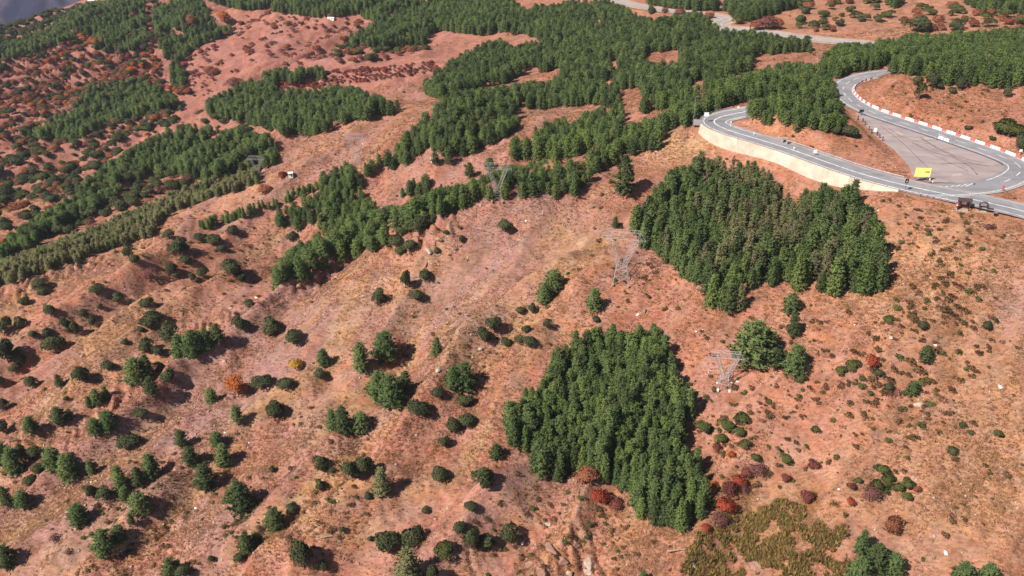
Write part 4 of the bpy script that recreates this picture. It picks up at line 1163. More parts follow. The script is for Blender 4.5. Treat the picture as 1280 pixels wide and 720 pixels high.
# ------------------------------------------------------------------ single pines: the 300 that show largest
budget = 300 - len(lone)
SINGLE_PINES.sort(key=lambda t: t['d'] / t['h'] + (12 if t['where'] in 'HR' else 0))
gl_lab = {'A': ('green pine inside the dense oval grove in the middle of the slope', 'pines of the middle grove'),
          'B': ('pine in the big grove below the concrete retaining wall', 'pines of the grove under the wall'),
          'H': ('green pine on the hillock between the two roads', 'pines of the hillock'),
          'R': ('green pine in the wood above the hairpin cut bank', 'pines above the hairpin')}
def put_pine(q, label, group):
    pv = PINES[q['v']]
    s_ = q['h'] / pv['h']
    w_ = s_ * q.get('wide', 1.0) * random.uniform(.92, 1.1)
    r = empty('pine_tree', (q['x'], q['y'], q['z'] - .05), random.uniform(0, 6.28), (w_, w_, s_))
    tag(r, label, 'pine tree', group)
    linkcopy('trunk', pv['trunk'], r); linkcopy('crown', pv['crown'], r)
    return r
for q in lone:
    put_pine(q, q['label'], q['group'])
singles = SINGLE_PINES[:budget]
for q in singles:
    q['wide'] = random.uniform(.62, .92) if q['where'] == 'A' else random.uniform(.85, 1.15)
# grove trees at the rims can be told apart: name the extreme ones by their place
for wcode in 'ABHR':
    L = [q for q in singles if q['where'] == wcode]
    base, grp = gl_lab[wcode]
    for q in L: q['label'], q['group'] = base, grp
def rim(L, nm, key, binw, sel, side, frm):
    bins = {}
    for q in L: bins.setdefault(int(q[key] // binw), []).append(q)
    row = [sel(b) for _, b in sorted(bins.items())]
    row = [q for q in row if not q.get('rim')]
    for i_, q in enumerate(row):
        q['rim'] = True; q['label'] = 'pine on the %s rim of %s, %s from the %s' % (side, nm, ORD[i_], frm)
for wcode, nm in (('A', 'the oval middle grove'), ('B', 'the big grove below the wall')):
    L = [q for q in singles if q['where'] == wcode]
    if not L: continue
    rim(L, nm, 'u', 13, lambda b: max(b, key=lambda q: q['pv']), 'lower', 'left')
    rim(L, nm, 'pv', 11, lambda b: max(b, key=lambda q: q['u']), 'right', 'top')
    rim(L, nm, 'pv', 11, lambda b: min(b, key=lambda q: q['u']), 'left', 'top')
    if wcode == 'A': rim(L, nm, 'u', 13, lambda b: min(b, key=lambda q: q['pv']), 'upper', 'left')
for q in singles:
    put_pine(q, q['label'], q['group'])
for q in SINGLE_PINES[budget:]:
    MASS_PINES.append((q['x'], q['y'], q['z'], q['h'], q['v']))
MPn = np.array(MASS_PINES)
s_ = MPn[:, 3] / np.array([PINES[int(i)]['h'] for i in MPn[:, 4]])
w_ = s_ * g.uniform(.85, 1.2, len(s_))
ol = np.isin(MPn[:, 4].astype(int), PV['olive'] + PV['olivefar'] + PV['dry']) & (MPn[:, 0] < -60)
for msk, nm, lb in ((~ol, 'pine_forest', 'dark green pine woods covering the hills behind the ridge'), (ol, 'olive_pine_wood', 'strip of pale olive pine wood along the left spur')):
    Q = MPn[msk]
    mass(nm, Q[:, :3], np.stack([w_[msk], w_[msk], s_[msk]], -1), g.uniform(0, 6.28, len(Q)), Q[:, 4], [p['joined'] for p in PINES], lb, 'forest')
print('pines mass', len(MPn), 'single', len(singles), 'lone', len(lone), 'grove total', len(SINGLE_PINES))

# ------------------------------------------------------------------ single bushes
bush = []
for lst, kd in ((LONE_OAKS, 'oak'), (LONE_OLIVE, 'olive'), (LONE_COLOUR, None), (RIGHT_SHRUBS, None)):
    P, D = place(lst)
    for a, p, d in zip(lst, P, D):
        bush.append(dict(x=p[0], y=p[1], z=p[2], d=d, hp=a[2], wp=a[3], kd=(kd or a[4]), u=a[0], pv=a[1]))
names = {'oak': ('dark evergreen bush', 'evergreen_bush', 'bush'), 'olive': ('olive green bush', 'olive_bush', 'bush'), 'orange': ('orange autumn bush', 'autumn_bush', 'bush'), 'red': ('bright red autumn bush', 'autumn_bush', 'bush'),
         'crimson': ('dark crimson bush', 'autumn_bush', 'bush'), 'purple': ('purple twiggy bush', 'bare_bush', 'bush'), 'rust': ('rust brown bush', 'autumn_bush', 'bush'), 'yellow': ('yellow autumn bush', 'autumn_bush', 'bush'), 'heath': ('dark evergreen bush', 'evergreen_bush', 'bush')}
def bk(it):
    s = names[it['kd']][0]
    if it['hp'] >= 22: return 'big ' + s
    if it['hp'] <= 9: return 'tiny ' + s
    return s
label_row(bush, bk, 'bushes')
for q in bush:
    kd = 'oak' if q['kd'] == 'heath' else q['kd']
    ok_ = random.choice(OAKS[kd])
    m_px = F / q['d']
    w_ = q['wp'] / m_px / (2.0 * ok_['r'] * .92)
    h_ = max(q['hp'] / m_px - .45 * q['wp'] / m_px * .5, .5 * q['wp'] / m_px) / (ok_['h'] * .82) * 1.22
    r = empty(names[q['kd']][1], (q['x'], q['y'], q['z'] - .05), random.uniform(0, 6.28), (w_, w_ * random.uniform(.88, 1.1), h_))
    tag(r, q['label'], names[q['kd']][2], q['group'])
    linkcopy('stem', ok_['trunk'], r); linkcopy('crown', ok_['crown'], r)

# ------------------------------------------------------------------ far scrub: mixed bushes on the left hillside, too many to count
SCRUB = [
    ([(-20, 75), (110, 45), (190, 62), (205, 100), (240, 118), (90, 150), (20, 170), (-20, 190)], 8.6, [('oak', 5), ('rust', 8), ('purple', 5), ('orange', 2), ('olive', 2)], 1.0),
    ([(-20, 170), (60, 165), (155, 150), (240, 140), (200, 165), (150, 200), (60, 268), (-20, 300)], 9, [('oak', 8), ('purple', 2), ('rust', 1), ('olive', 1), ('rust', 2)], .7),
    ([(150, 215), (300, 215), (210, 238), (110, 285), (60, 300), (70, 287)], 8.5, [('oak', 6), ('purple', 2)], .85),
    ([(225, 135), (330, 120), (345, 180), (230, 160)], 10, [('oak', 5), ('olive', 2)], .4),
    ([(110, 5), (195, 0), (195, 60), (110, 45)], 9, [('rust', 4), ('oak', 3), ('purple', 4)], .95),
    ([(-10, 35), (30, 25), (110, 4), (60, 34), (0, 58), (-10, 60)], 9, [('oak', 5)], .8),
    ([(205, 70), (330, 10), (440, 22), (470, 50), (420, 85), (330, 85), (260, 105), (215, 100)], 11, [('crimson', 3), ('purple', 5), ('rust', 2)], .34),
    ([(355, 95), (420, 88), (480, 84), (545, 78), (545, 90), (470, 103), (410, 106), (345, 118)], 4.5, [('crimson', 6), ('purple', 2), ('red', 1)], .7),
    ([(340, 105), (405, 103), (405, 112), (345, 117)], 4, [('crimson', 5), ('red', 2)], .8),
    ([(420, 55), (520, 60), (545, 58), (480, 78), (420, 80)], 8, [('oak', 3), ('rust', 3), ('olive', 2), ('purple', 2)], .5),
    ([(200, 95), (275, 85), (265, 122), (215, 122)], 6, [('purple', 5), ('crimson', 2)], .5),
    ([(330, 225), (420, 205), (400, 222), (330, 245)], 14, [('rust', 3), ('crimson', 2)], .4),
    ([(790, 8), (860, 18), (900, 26), (860, 24), (800, 16)], 10, [('rust', 2), ('oak', 2)], .4),
    ([(910, 30), (1000, 0), (1110, 0), (1120, 30), (1050, 45), (960, 38)], 9, [('rust', 1), ('olive', 2), ('oak', 1)], .13),
    ([(1120, 40), (1140, 5), (1290, 16), (1290, 38)], 8, [('rust', 2), ('olive', 2)], .16),
]
protos = []; pid = {}
for kd in OAKS:
    for o_ in OAKS[kd]:
        pid.setdefault(kd, []).append(len(protos)); protos.append(o_['joined'])
S = []
for k_, (poly, sp, mixw, dens) in enumerate(SCRUB):
    pu = [p[0] for p in poly]; pvv = [p[1] for p in poly]
    gp, _ = raycast(pu, pvv, Hm)
    X, Y = jitter_grid(gp[:, 0].min() - 10, gp[:, 0].max() + 10, gp[:, 1].min() - 20, gp[:, 1].max() + 20, sp * .62, 500 + k_)
    keep = g.random(len(X)) < dens * (0.45 + 1.1 * vnoise(X / 34, Y / 34, 120 + k_))
    X, Y = X[keep], Y[keep]; Z = Hm(X, Y, fine=False)
    u, v, d = project(X, Y, Z)
    ok = in_poly(u, v, poly) & ~paved(X, Y)
    X, Y, Z, d = X[ok], Y[ok], Z[ok], d[ok]
    pool = [kd for kd, w in mixw for _ in range(w)]
    for i in range(len(X)):
        kd = pool[g.integers(len(pool))]
        hb = g.uniform(2.6, 6.4) * (.5 if sp < 7 else 1.0)
        if kd in ('crimson', 'purple') and sp < 12: hb *= .8
        wv = hb / 4 * g.uniform(1.0, 1.5)
        S.append((X[i], Y[i], Z[i] - .1, wv, hb / 4, int(g.choice(pid[kd]))))
S = np.array(S)
mass('hillside_scrub', S[:, :3], np.stack([S[:, 3], S[:, 3], S[:, 4]], -1), g.uniform(0, 6.28, len(S)), S[:, 5], protos, 'dark and rusty scrub scattered over the far left hillside', 'scrub')
print('scrub', len(S))

# ------------------------------------------------------------------ dry grass tufts, heath, stones (nobody could count them)
tufts = []
LOWC = lambda c: np.tile([0, 0, -.6], (len(c), 1))
for s_ in range(3): tufts.append(leafy(np_mesh('tuft', *tuft_geo(600 + s_, 16, .5, .5, .16), [M['straw']]), LOWC, .6))
for s_ in range(3): tufts.append(leafy(np_mesh('tuft', *tuft_geo(610 + s_, 16, .45, .5, .16), [M['straw_red']]), LOWC, .6))
hm = []
for s_ in range(3):
    cr, _ = oak_geo(620 + s_, hgt=.8, rad=.7, lobes=4, leaves=34, size=.22, flat=.6, low=0)
    hm.append(leafy(np_mesh('heath', *cr, [M['heath']]), LOWC, .6))
for s_ in range(2):
    cr, _ = oak_geo(630 + s_, hgt=.8, rad=.7, lobes=4, leaves=34, size=.22, flat=.6, low=0)
    hm.append(leafy(np_mesh('heath', *cr, [M['oak_olive']]), LOWC, .6))
for s_ in range(2): hm.append(leafy(np_mesh('heath', *twig_geo(640 + s_, .9, .8, 40, .7, .06), [M['purple']]), LOWC, .6))

def ground_scatter(n, seed, y0, y1):
    q = np.random.default_rng(seed)
    Y = y0 * (y1 / y0) ** q.random(n)
    X = q.uniform(-1, 1, n) * (0.62 * Y + 55)
    Z = Hm(X, Y, fine=True)
    u, v, d = project(X, Y, Z)
    ok = frame_ok(u, v, d, 40) & ~paved(X, Y)
    return X[ok], Y[ok], Z[ok], u[ok], v[ok], d[ok]
X, Y, Z, u, v, d = ground_scatter(420000, 41, 140, 560)
sC = X * .58 + Y * .81; tC = -X * .81 + Y * .58
patch = vnoise(tC / 4, sC / 14, 140) * .6 + vnoise(X / 27, Y / 27, 141) * .5
keep = g.random(len(X)) < np.clip((patch - .30) * 2.0, .06, 1)
X, Y, Z, u, v, d, patch = [q[keep] for q in (X, Y, Z, u, v, d, patch)]
tan_ = (g.random(len(X)) < np.where(u > 900, .6, .38) + (vnoise(X / 15, Y / 15, 144) - .5) * .9)
idx = np.where(tan_, g.integers(0, 3, len(X)), g.integers(3, 6, len(X)))
sc = g.uniform(.5, 1.25, len(X)) * (1 + .6 * smooth(330, 560, d))
mass('dry_grass', np.stack([X, Y, Z], -1), np.stack([sc, sc, sc * .85], -1), g.uniform(0, 6.28, len(X)), idx, tufts, 'tufts of dry straw coloured grass over the whole slope', 'grass')
print('tufts', len(X))
X, Y, Z, u, v, d = ground_scatter(60000, 43, 140, 760)
patch = vnoise((-X * .81 + Y * .58) / 5, (X * .58 + Y * .81) / 20, 150) * .65 + vnoise(X / 40, Y / 40, 151) * .45
dens = np.clip((patch - .60) * .6, .003, .2)
HEATHY = [(1180, 400, 70, 90), (1120, 490, 60, 60), (1000, 470, 60, 50), (760, 660, 90, 50), (900, 545, 50, 30), (600, 420, 60, 30), (800, 330, 60, 60), (260, 320, 90, 50), (180, 640, 60, 60), (430, 610, 40, 50), (940, 500, 100, 80), (1200, 130, 60, 50), (1170, 290, 80, 30), (330, 650, 50, 50), (120, 660, 40, 40)]
for hu, hv, ru, rv in HEATHY:
    dens = dens + .36 * np.exp(-(((u - hu) / ru) ** 2 + ((v - hv) / rv) ** 2))
keep = g.random(len(X)) < dens * .75
X, Y, Z, u, v, d = [q[keep] for q in (X, Y, Z, u, v, d)]
r_ = g.random(len(X))
idx = np.where(r_ < .66, g.integers(0, 3, len(X)), np.where(r_ < .88, g.integers(3, 5, len(X)), g.integers(5, 7, len(X))))
sc = g.uniform(.45, 1.3, len(X)) ** 1.5
for hu, hv, ru, rv in ((1170, 400, 70, 90), (1130, 490, 70, 70)):
    sc = sc * (1 + .5 * np.exp(-(((u - hu) / ru) ** 2 + ((v - hv) / rv) ** 2)))
mass('heath_scrub', np.stack([X, Y, Z], -1), np.stack([sc * 1.15, sc * 1.15, sc], -1), g.uniform(0, 6.28, len(X)), idx, hm, 'low brown and olive heath cushions dotted over the slope', 'heath')
print('heath', len(X))

# ochre thicket at the bottom right of the grove
THICKET = [(838, 690), (868, 664), (900, 640), (915, 622), (960, 616), (1030, 618), (1058, 640), (1062, 668), (1060, 735), (820, 735), (832, 705)]
X, Y = jitter_grid(30, 130, 150, 220, .62, 61)
Z = Hm(X, Y); u, v, d = project(X, Y, Z + .8)
edge = np.minimum.reduce([np.hypot(u - a, (v - b) * 1.6) for a, b in [(p[0] + (q[0] - p[0]) * t, p[1] + (q[1] - p[1]) * t) for p, q in zip(THICKET, THICKET[1:] + THICKET[:1]) for t in np.linspace(0, 1, 14)]])
ok = in_poly(u, v, THICKET) & (vnoise(X / 4, Y / 4, 160) * .55 + vnoise(X / 1.6, Y / 1.6, 161) * .45 > .70 - .29 * smooth(0, 52, edge))
X, Y, Z = X[ok], Y[ok], Z[ok]
reeds = [leafy(np_mesh('shoots', *twig_geo(650 + s_, 2.0, .55, 40, 1.8, .07), [M[('reed', 'reed', 'reed_green')[s_]]]), LOWC, .6) for s_ in range(3)] + [leafy(np_mesh('shoots', *twig_geo(660, 1.6, .6, 36, 1.4, .08), [M['straw']]), LOWC, .6)]
sc = g.uniform(.7, 1.35, len(X))
mass('ochre_thicket', np.stack([X, Y, Z - .05], -1), np.stack([sc, sc, sc], -1), g.uniform(0, 6.28, len(X)), np.where(g.random(len(X)) < .62, g.integers(0, 3, len(X)), 3), reeds, 'thicket of ochre and olive saplings below the middle grove', 'thicket')

# loose stones
def rock_geo(seed, n=1, flat=.6):
    q = np.random.default_rng(seed)
    bm = bmesh.new(); bmesh.ops.create_icosphere(bm, subdivisions=n, radius=1.0)
    for vtx in bm.verts:
        f_ = q.uniform(.72, 1.18)
        vtx.co = Vector((vtx.co.x * f_, vtx.co.y * f_ * .85, vtx.co.z * f_ * flat))
    v = np.array([vtx.co[:] for vtx in bm.verts]); f = np.array([[x.index for x in fc.verts] for fc in bm.faces]); bm.free()
    return v, f
stn = [np_mesh('stone', *rock_geo(670 + s_), [M['stone' if s_ < 3 else 'rock']]) for s_ in range(6)] + [np_mesh('stone', *rock_geo(680), [M['white_stone']])]
X, Y, Z, u, v, d = ground_scatter(70000, 47, 140, 480)
dens = np.clip((vnoise(X / 10, Y / 10, 170) * .7 + vnoise(X / 30, Y / 30, 171) * .4 - .58) * 1.6, .03, .7)
for hu, hv, ru, rv in [(1190, 625, 70, 25), (690, 690, 60, 40), (250, 520, 60, 30), (130, 600, 60, 50), (260, 650, 60, 40), (700, 260, 60, 30), (540, 300, 40, 25), (380, 350, 40, 20), (560, 400, 50, 30), (80, 350, 60, 30)]:
    dens = dens + .5 * np.exp(-(((u - hu) / ru) ** 2 + ((v - hv) / rv) ** 2))
keep = g.random(len(X)) < dens
X, Y, Z = X[keep], Y[keep], Z[keep]
r_ = g.random(len(X))
idx = np.where(r_ < .985, g.integers(0, 6, len(X)), 6)
sc = .10 + .46 * g.random(len(X)) ** 3
mass('loose_stones', np.stack([X, Y, Z], -1), np.stack([sc, sc, sc], -1), g.uniform(0, 6.28, (len(X), 3)), idx, stn, 'loose red and pale stones strewn over the slope', 'stones')
print('stones', len(X))

# ------------------------------------------------------------------ road furniture and other built things
def at(u, v):
    p, d = raycast([u], [v], Hm, dmin=150, dmax=2500)
    return p[0], d[0]
def onroad(u, v, dz=0.05):
    p = on_plane([(u, v)])[0]
    return np.array([p[0], p[1], ROADZ + dz])

# crash barriers of white and red plastic round the outside of the hairpin
def barrier_mesh(name, mat):
    prof = [(-.30, 0), (.30, 0), (.30, .16), (.15, .42), (.11, .95), (-.11, .95), (-.15, .42), (-.30, .16)]
    b = MB().prism(prof, -.98, .98)
    o = b.build(name, mat); me_ = o.data; bpy.data.objects.remove(o)
    return me_
bw, br = barrier_mesh('white_barrier', M['white_plastic']), barrier_mesh('red_barrier', M['red_plastic'])
capm = MB().box((-.55, 0, .985), (.22, .14, .07)).box((.55, 0, .985), (.22, .14, .07))
_o = capm.build('filler_cap', M['grey_metal']); capme = _o.data; bpy.data.objects.remove(_o)
NB = normals(RB)
sB = np.concatenate([[0], np.cumsum(np.hypot(*np.diff(RB[:, :2], axis=0).T))])
def b_at(px):
    p = on_plane([px])[0]
    return sB[int(np.argmin(np.hypot(RB[:, 0] - p[0], RB[:, 1] - p[1])))]
s0, s1 = b_at((1276, 211)), b_at((1085, 95))
nb_ = int((s1 - s0) / 2.12)
for i in range(nb_):
    s_ = s0 + i * 2.12
    x, y = np.interp(s_, sB, RB[:, 0]), np.interp(s_, sB, RB[:, 1])
    nx_, ny_ = np.interp(s_, sB, NB[:, 0]), np.interp(s_, sB, NB[:, 1])
    off = -HWB + .75
    white = (i % 3 != 1) if i < nb_ * .62 else (i % 2 == 0)
    o = linkcopy('plastic_barrier', bw if white else br, None, (x + nx_ * off, y + ny_ * off + random.uniform(-.05, .05), ROADZ + .058), math.atan2(-nx_, ny_) + random.uniform(-.05, .05))
    linkcopy('filler_cap', capme, o)
    tag(o, '%s plastic road barrier in the row round the hairpin, %s from the right' % ('white' if white else 'red', ORD[i]), 'road barrier', 'white road barriers on the hairpin' if white else 'red road barriers on the hairpin')
# a few on the inner side and one pair lying in the lot
for (u, v, lb) in [(1044, 108, 'white plastic barrier on the left verge of the hairpin, upper one'), (1041, 113, 'white plastic barrier on the left verge of the hairpin, middle one'), (1046, 121, 'white plastic barrier on the left verge of the hairpin, lower one'),
                   (1176, 173.5, 'white plastic barrier in the parking area, left of two end to end'), (1183, 176, 'white plastic barrier in the parking area, right of two end to end')]:
    p = onroad(u, v)
    o = linkcopy('plastic_barrier', bw, None, p, R(-52) if u > 1100 else R(75)); linkcopy('filler_cap', capme, o)
    tag(o, lb, 'road barrier', 'loose white barriers')

# steel guard rails
def guard_rail(P, n_, idx, off, label, step=2):
    idx = list(idx)
    base = np.array([P[idx[0], 0] + n_[idx[0], 0] * off, P[idx[0], 1] + n_[idx[0], 1] * off, P[idx[0], 2]])
    r = empty('guard_rail', base); tag(r, label, 'guard rail')
    prof = [(.03, .48), (-.04, .54), (.03, .61), (-.04, .68), (.03, .76)]
    vs_, fs_ = [], []
    m_ = len(prof)
    for i in idx:
        for (a, z) in prof:
            for th in (0, .03):
                o_ = off + a + th
                vs_.append((P[i, 0] + n_[i, 0] * o_ - base[0], P[i, 1] + n_[i, 1] * o_ - base[1], z))
    for k_ in range(len(idx) - 1):
        a, b_ = k_ * m_ * 2, (k_ + 1) * m_ * 2
        for j in range(m_ - 1):
            for th in (0, 1):
                q = (a + 2 * j + th, a + 2 * j + 2 + th, b_ + 2 * j + 2 + th, b_ + 2 * j + th)
                fs_.append(q if th else q[::-1])
    mesh_obj('beam', vs_, fs_, M['steel'], r)
    pm = None
    for i in idx[::step]:
        loc = (P[i, 0] + n_[i, 0] * (off + .12) - base[0], P[i, 1] + n_[i, 1] * (off + .12) - base[1], 0)
        if pm is None:
            o = MB().box((0, 0, .05), (.12, .12, 1.5)).build('post', M['steel'], r); o.location = loc; pm = o.data
        else:
            linkcopy('post', pm, r, loc)
    return r
wl_end = road_at((926, 140))
guard_rail(RA, RN, range(w0 - 2, wl_end), HWA - .38, 'long steel guard rail along the outer edge of the road above the wall')
guard_rail(RA, RN, range(road_at((1198, 246)), w0 - 4), HWA - .30, 'short steel guard rail beside the road just left of the kiosk')
guard_rail(RA, RN, range(road_at((1125, 229)), road_at((958, 176))), -HWA + .3, 'steel guard rail on the inner road edge at the foot of the hillock')
# drain channel between hairpin road and parking area
kerb0, kerb1 = int(np.searchsorted(sB, b_at((1262, 205)))), int(np.searchsorted(sB, b_at((1082, 137))))
strip('drain_channel', RB, HWB - .2, HWB + .35, 0.056, M['dark_metal'], road_loop, lo=kerb0, hi=kerb1)

# yellow works board
p = onroad(1151, 226.5)
bd = empty('billboard', p, R(-3)); tag(bd, 'big yellow roadworks board on posts at the edge of the parking area', 'sign board')
MB().box((0, 0, 3.35), (5.4, .10, 3.3)).build('board', M['yellow_sheet'], bd)
for x in (-2.0, 2.0): MB().box((x, .14, 1.9), (.18, .16, 4.2)).build('post', M['grey_metal'], bd)
for x, w, m_ in ((-1.75, .42, 'pale_yellow'), (-1.05, .30, 'pale_yellow'), (-.35, .5, 'pale_yellow')):
    MB().box((x, -.056, 3.55), (w, .012, .34)).build('faded_letter', M[m_], bd)
for x, w in ((.95, .32), (1.36, .30), (1.74, .34), (2.1, .26)):
    MB().box((x, -.056, 3.5), (w, .012, .46)).build('dark_letter', M['black'], bd)
MB().bar((-2.0, .14, .3), (2.0, .14, 1.6), .08).build('brace', M['grey_metal'], bd)

# traffic light
p = onroad(1131, 238.5)
tl = empty('traffic_light', p, R(-20)); tag(tl, 'black traffic light head on a thin pole at the road junction', 'traffic light')
MB().bar((0, 0, 0), (0, 0, 3.2), .12, 8).build('pole', M['dark_metal'], tl)
hd = MB().box((0, 0, 3.5), (.75, .45, 1.35)).box((0, .26, 3.5), (1.1, .04, 1.7)).build('signal_head', M['dark_metal'], tl)
for k_, cm in enumerate(('red_plastic', 'yellow_sheet', 'grey_metal')):
    MB().bar((0, -.225, 3.92 - .42 * k_), (0, -.25, 3.92 - .42 * k_), .3, 10).build('lens', M[cm], hd)

def pole(u, v, h, lab, top=None, w=.12, mat='grey_metal', cat='pole', name='road_pole', onr=True):
    q = onroad(u, v) if onr else at(u, v)[0]
    r = empty(name, q); tag(r, lab, cat)
    MB().bar((0, 0, -.3), (0, 0, h), w, 8).build('pole', M[mat], r)
    if top: top(r, h)
    return r
def plate(w, h, mat, back='grey_metal'):
    def f(r, z):
        MB().box((0, -.08, z - h / 2 + .1), (w, .05, h)).build('plate', M[mat], r)
        MB().box((0, -.045, z - h / 2 + .1), (w * .5, .03, .08)).build('clamp', M[back], r)
    return f
def disc(d_, mat, rim=None):
    def f(r, z):
        MB().bar((0, -.07, z), (0, -.12, z), d_, 14).build('plate', M[mat], r)
        if rim: MB().bar((0, -.055, z), (0, -.068, z), d_ * 1.14, 14).build('rim', M[rim], r)
    return f
def lamp(r, z):
    MB().bar((0, 0, z), (.9, -.2, z + .15), .08).build('arm', M['grey_metal'], r)
    MB().box((.95, -.2, z + .14), (.6, .22, .1)).build('lamp_head', M['grey_metal'], r)
pole(1161, 246, 5.6, 'thin pole with white top in front of the yellow board', disc(.55, 'white'), .09)
pole(1213, 247, 5.2, 'thin pole with small dark head standing right behind the kiosk', plate(.5, .5, 'dark_metal'), .09)
pole(1170, 175.5, 4.2, 'left of two thin grey poles beside the loose barriers', None, .16)
pole(1189, 181, 4.2, 'right of two thin grey poles beside the loose barriers', None, .16)
pole(866, 158, 13.0, 'tall lamp mast at the outer tip of the road bend', lamp, .22, 'grey_metal', 'lamp post', 'lamp_mast', False)
pole(882, 153, 4.2, 'large square white sign on a post at the road bend', plate(1.9, 1.7, 'white'), .12, 'grey_metal', 'sign', 'road_sign')
pole(922, 141, 2.4, 'round white sign at the far side of the road bend', disc(1.0, 'white', 'red_plastic'), .1, 'grey_metal', 'sign', 'road_sign')
pole(913, 158.5, 2.2, 'small white marker post on the inner side of the bend', plate(.5, .6, 'white'), .14, 'white', 'marker post', 'marker_post')
pole(1018, 194.5, 2.2, 'white square sign at the foot of the hillock, largest of three', plate(1.3, 1.3, 'white'), .12, 'grey_metal', 'sign', 'road_sign')
pole(992, 188.5, 1.5, 'small white marker post left of the white square sign', plate(.55, .6, 'white'), .14, 'white', 'marker post', 'marker_post', False)
pole(942, 169.5, 1.3, 'small white marker post on the left of the hillock', plate(.5, .5, 'white'), .14, 'white', 'marker post', 'marker_post', False)
pole(1161, 228.3, 1.5, 'small white sign under the right edge of the yellow board', plate(.55, .6, 'white'), .1, 'grey_metal', 'sign', 'road_sign')
pole(1093, 168, 2.6, 'white sign standing among red posts left of the parking area', plate(1.3, 1.6, 'white'), .12, 'grey_metal', 'sign', 'road_sign')
pole(1253, 239, 2.0, 'pink and white sign at the right end of the junction', plate(.9, 1.5, 'red_plastic'), .1, 'grey_metal', 'sign', 'road_sign')
pole(1274, 195, 2.6, 'white triangular warning sign beside the hairpin at the right edge', plate(1.2, 1.0, 'white'), .1, 'grey_metal', 'sign', 'road_sign', False)
pole(1076, 144, 2.4, 'dark sign seen from behind at the narrow end of the parking area', plate(1.9, 1.3, 'dark_metal'), .12, 'dark_metal', 'sign', 'road_sign')

# grey square frame with a dark opening on the hillock
p, _ = at(980, 180.5)
fr = empty('roadside_oven', p, R(-8)); tag(fr, 'grey square stone frame with dark opening on the hillock beside the road', 'stone frame')
b = MB(); b.box((-.85, 0, 1.2), (.6, 1.0, 2.6)); b.box((.85, 0, 1.2), (.6, 1.0, 2.6)); b.box((0, 0, 2.25), (1.1, 1.0, .5)); b.box((0, 0, .35), (1.1, 1.0, .9))
b.build('frame', plain('grey_stone', (.33, .29, .28), .9), fr)
MB().box((0, .3, 1.4), (1.08, .1, 1.2)).build('dark_back', M['black'], fr)
MB().box((0, 0, 2.62), (2.6, 1.3, .18)).build('cap_stone', M['stone'], fr)

# grey trailer at the bend
p, _ = at(873, 158)
tv = empty('trailer', p, R(-12)); tag(tv, 'pale grey box trailer parked at the outer tip of the bend', 'trailer')
MB().box((0, 0, 1.75), (4.4, 2.0, 1.9)).build('box', M['steel'], tv)
MB().box((0, 0, .72), (4.5, 1.9, .14)).build('chassis', M['dark_metal'], tv)
MB().bar((2.2, 0, .7), (3.5, 0, .62), .1).build('drawbar', M['dark_metal'], tv)
for x in (-.5, .5):
    for y in (-.95, .95):
        MB().bar((x, y - .11, .38), (x, y + .11, .38), .72, 14).build('wheel', M['rubber'], tv)

# wooden kiosk, picnic bench and bin below the road
p, _ = at(1203, 262)
kz = p[2]
ks = empty('kiosk', p, R(-18)); tag(ks, 'dark wooden shelter kiosk with sloping roof on the road edge', 'kiosk')
for x in (-1.7, 1.7):
    for y in (-1.0, 1.0): MB().box((x, y, 1.5), (.28, .28, 4.0)).build('post', M['wood_dark'], ks)
rf = MB().prism([(-1.35, 3.45), (0, 4.1), (1.35, 3.45), (1.35, 3.6), (0, 4.25), (-1.35, 3.6)], -2.2, 2.2).build('roof', M['wood_dark'], ks)
MB().box((0, 0, 4.27), (4.4, .25, .1)).build('ridge_board', M['wood_red'], rf)
for k_ in range(5): MB().box((-1.36 + .68 * k_, .95, 1.75), (.62, .12, 2.7)).build('plank', M['wood_red'], ks)
MB().box((-1.7, 0, 1.6), (.14, 1.7, 2.4)).build('side_panel', M['wood_red'], ks)
MB().box((.2, .86, 2.1), (1.5, .06, 1.0)).build('notice_panel', M['white'], ks)
MB().box((0, 0, -.25), (4.6, 3.2, .7)).build('stone_base', M['stone'], ks)
p, _ = at(1228, 263.5)
pn = empty('arched_bench', p, R(-16)); tag(pn, 'dark wooden arched frame with bench right of the kiosk', 'bench')
for x in (-1.2, 1.2):
    for y in (-.5, .5): MB().box((x, y, 1.1), (.22, .22, 2.9)).build('post', M['wood_dark'], pn)
for a in range(5):
    t0, t1 = math.pi * a / 5, math.pi * (a + 1) / 5
    for y in (-.5, .5):
        MB().bar((-1.25 * math.cos(t0), y, 2.5 + .55 * math.sin(t0)), (-1.25 * math.cos(t1), y, 2.5 + .55 * math.sin(t1)), .2).build('arch_beam', M['wood_dark'], pn)
MB().box((0, 0, .75), (2.2, .8, .12)).build('seat', M['wood_dark'], pn)
MB().box((0, .48, 1.25), (2.2, .1, .5)).build('backrest', M['wood_dark'], pn)
MB().box((0, 0, -.2), (3.4, 2.0, .5)).build('stone_base', M['stone'], pn)
p, _ = at(1237, 264)
tb = empty('picnic_table', p, R(-16)); tag(tb, 'dark picnic table beside the arched bench', 'table')
MB().box((0, 0, .95), (2.0, .9, .12)).build('table_top', M['wood_dark'], tb)
for y in (-.85, .85): MB().box((0, y, .55), (2.0, .3, .09)).build('bench_seat', M['wood_dark'], tb)
for x in (-.7, .7): MB().bar((x, -.9, -.2), (x, .35, .95), .14).bar((x, .9, -.2), (x, -.35, .95), .14).build('leg', M['wood_dark'], tb)
p, _ = at(1244, 270)
bn = empty('litter_bin', p); tag(bn, 'dark litter bin right of the picnic table', 'bin')
MB().bar((0, 0, -.2), (0, 0, 1.2), 1.0, 12, 1.15).build('body', M['dark_metal'], bn); MB().bar((0, 0, 1.2), (0, 0, 1.32), 1.25, 12).build('rim', M['grey_metal'], bn)
p, _ = at(1196, 262)
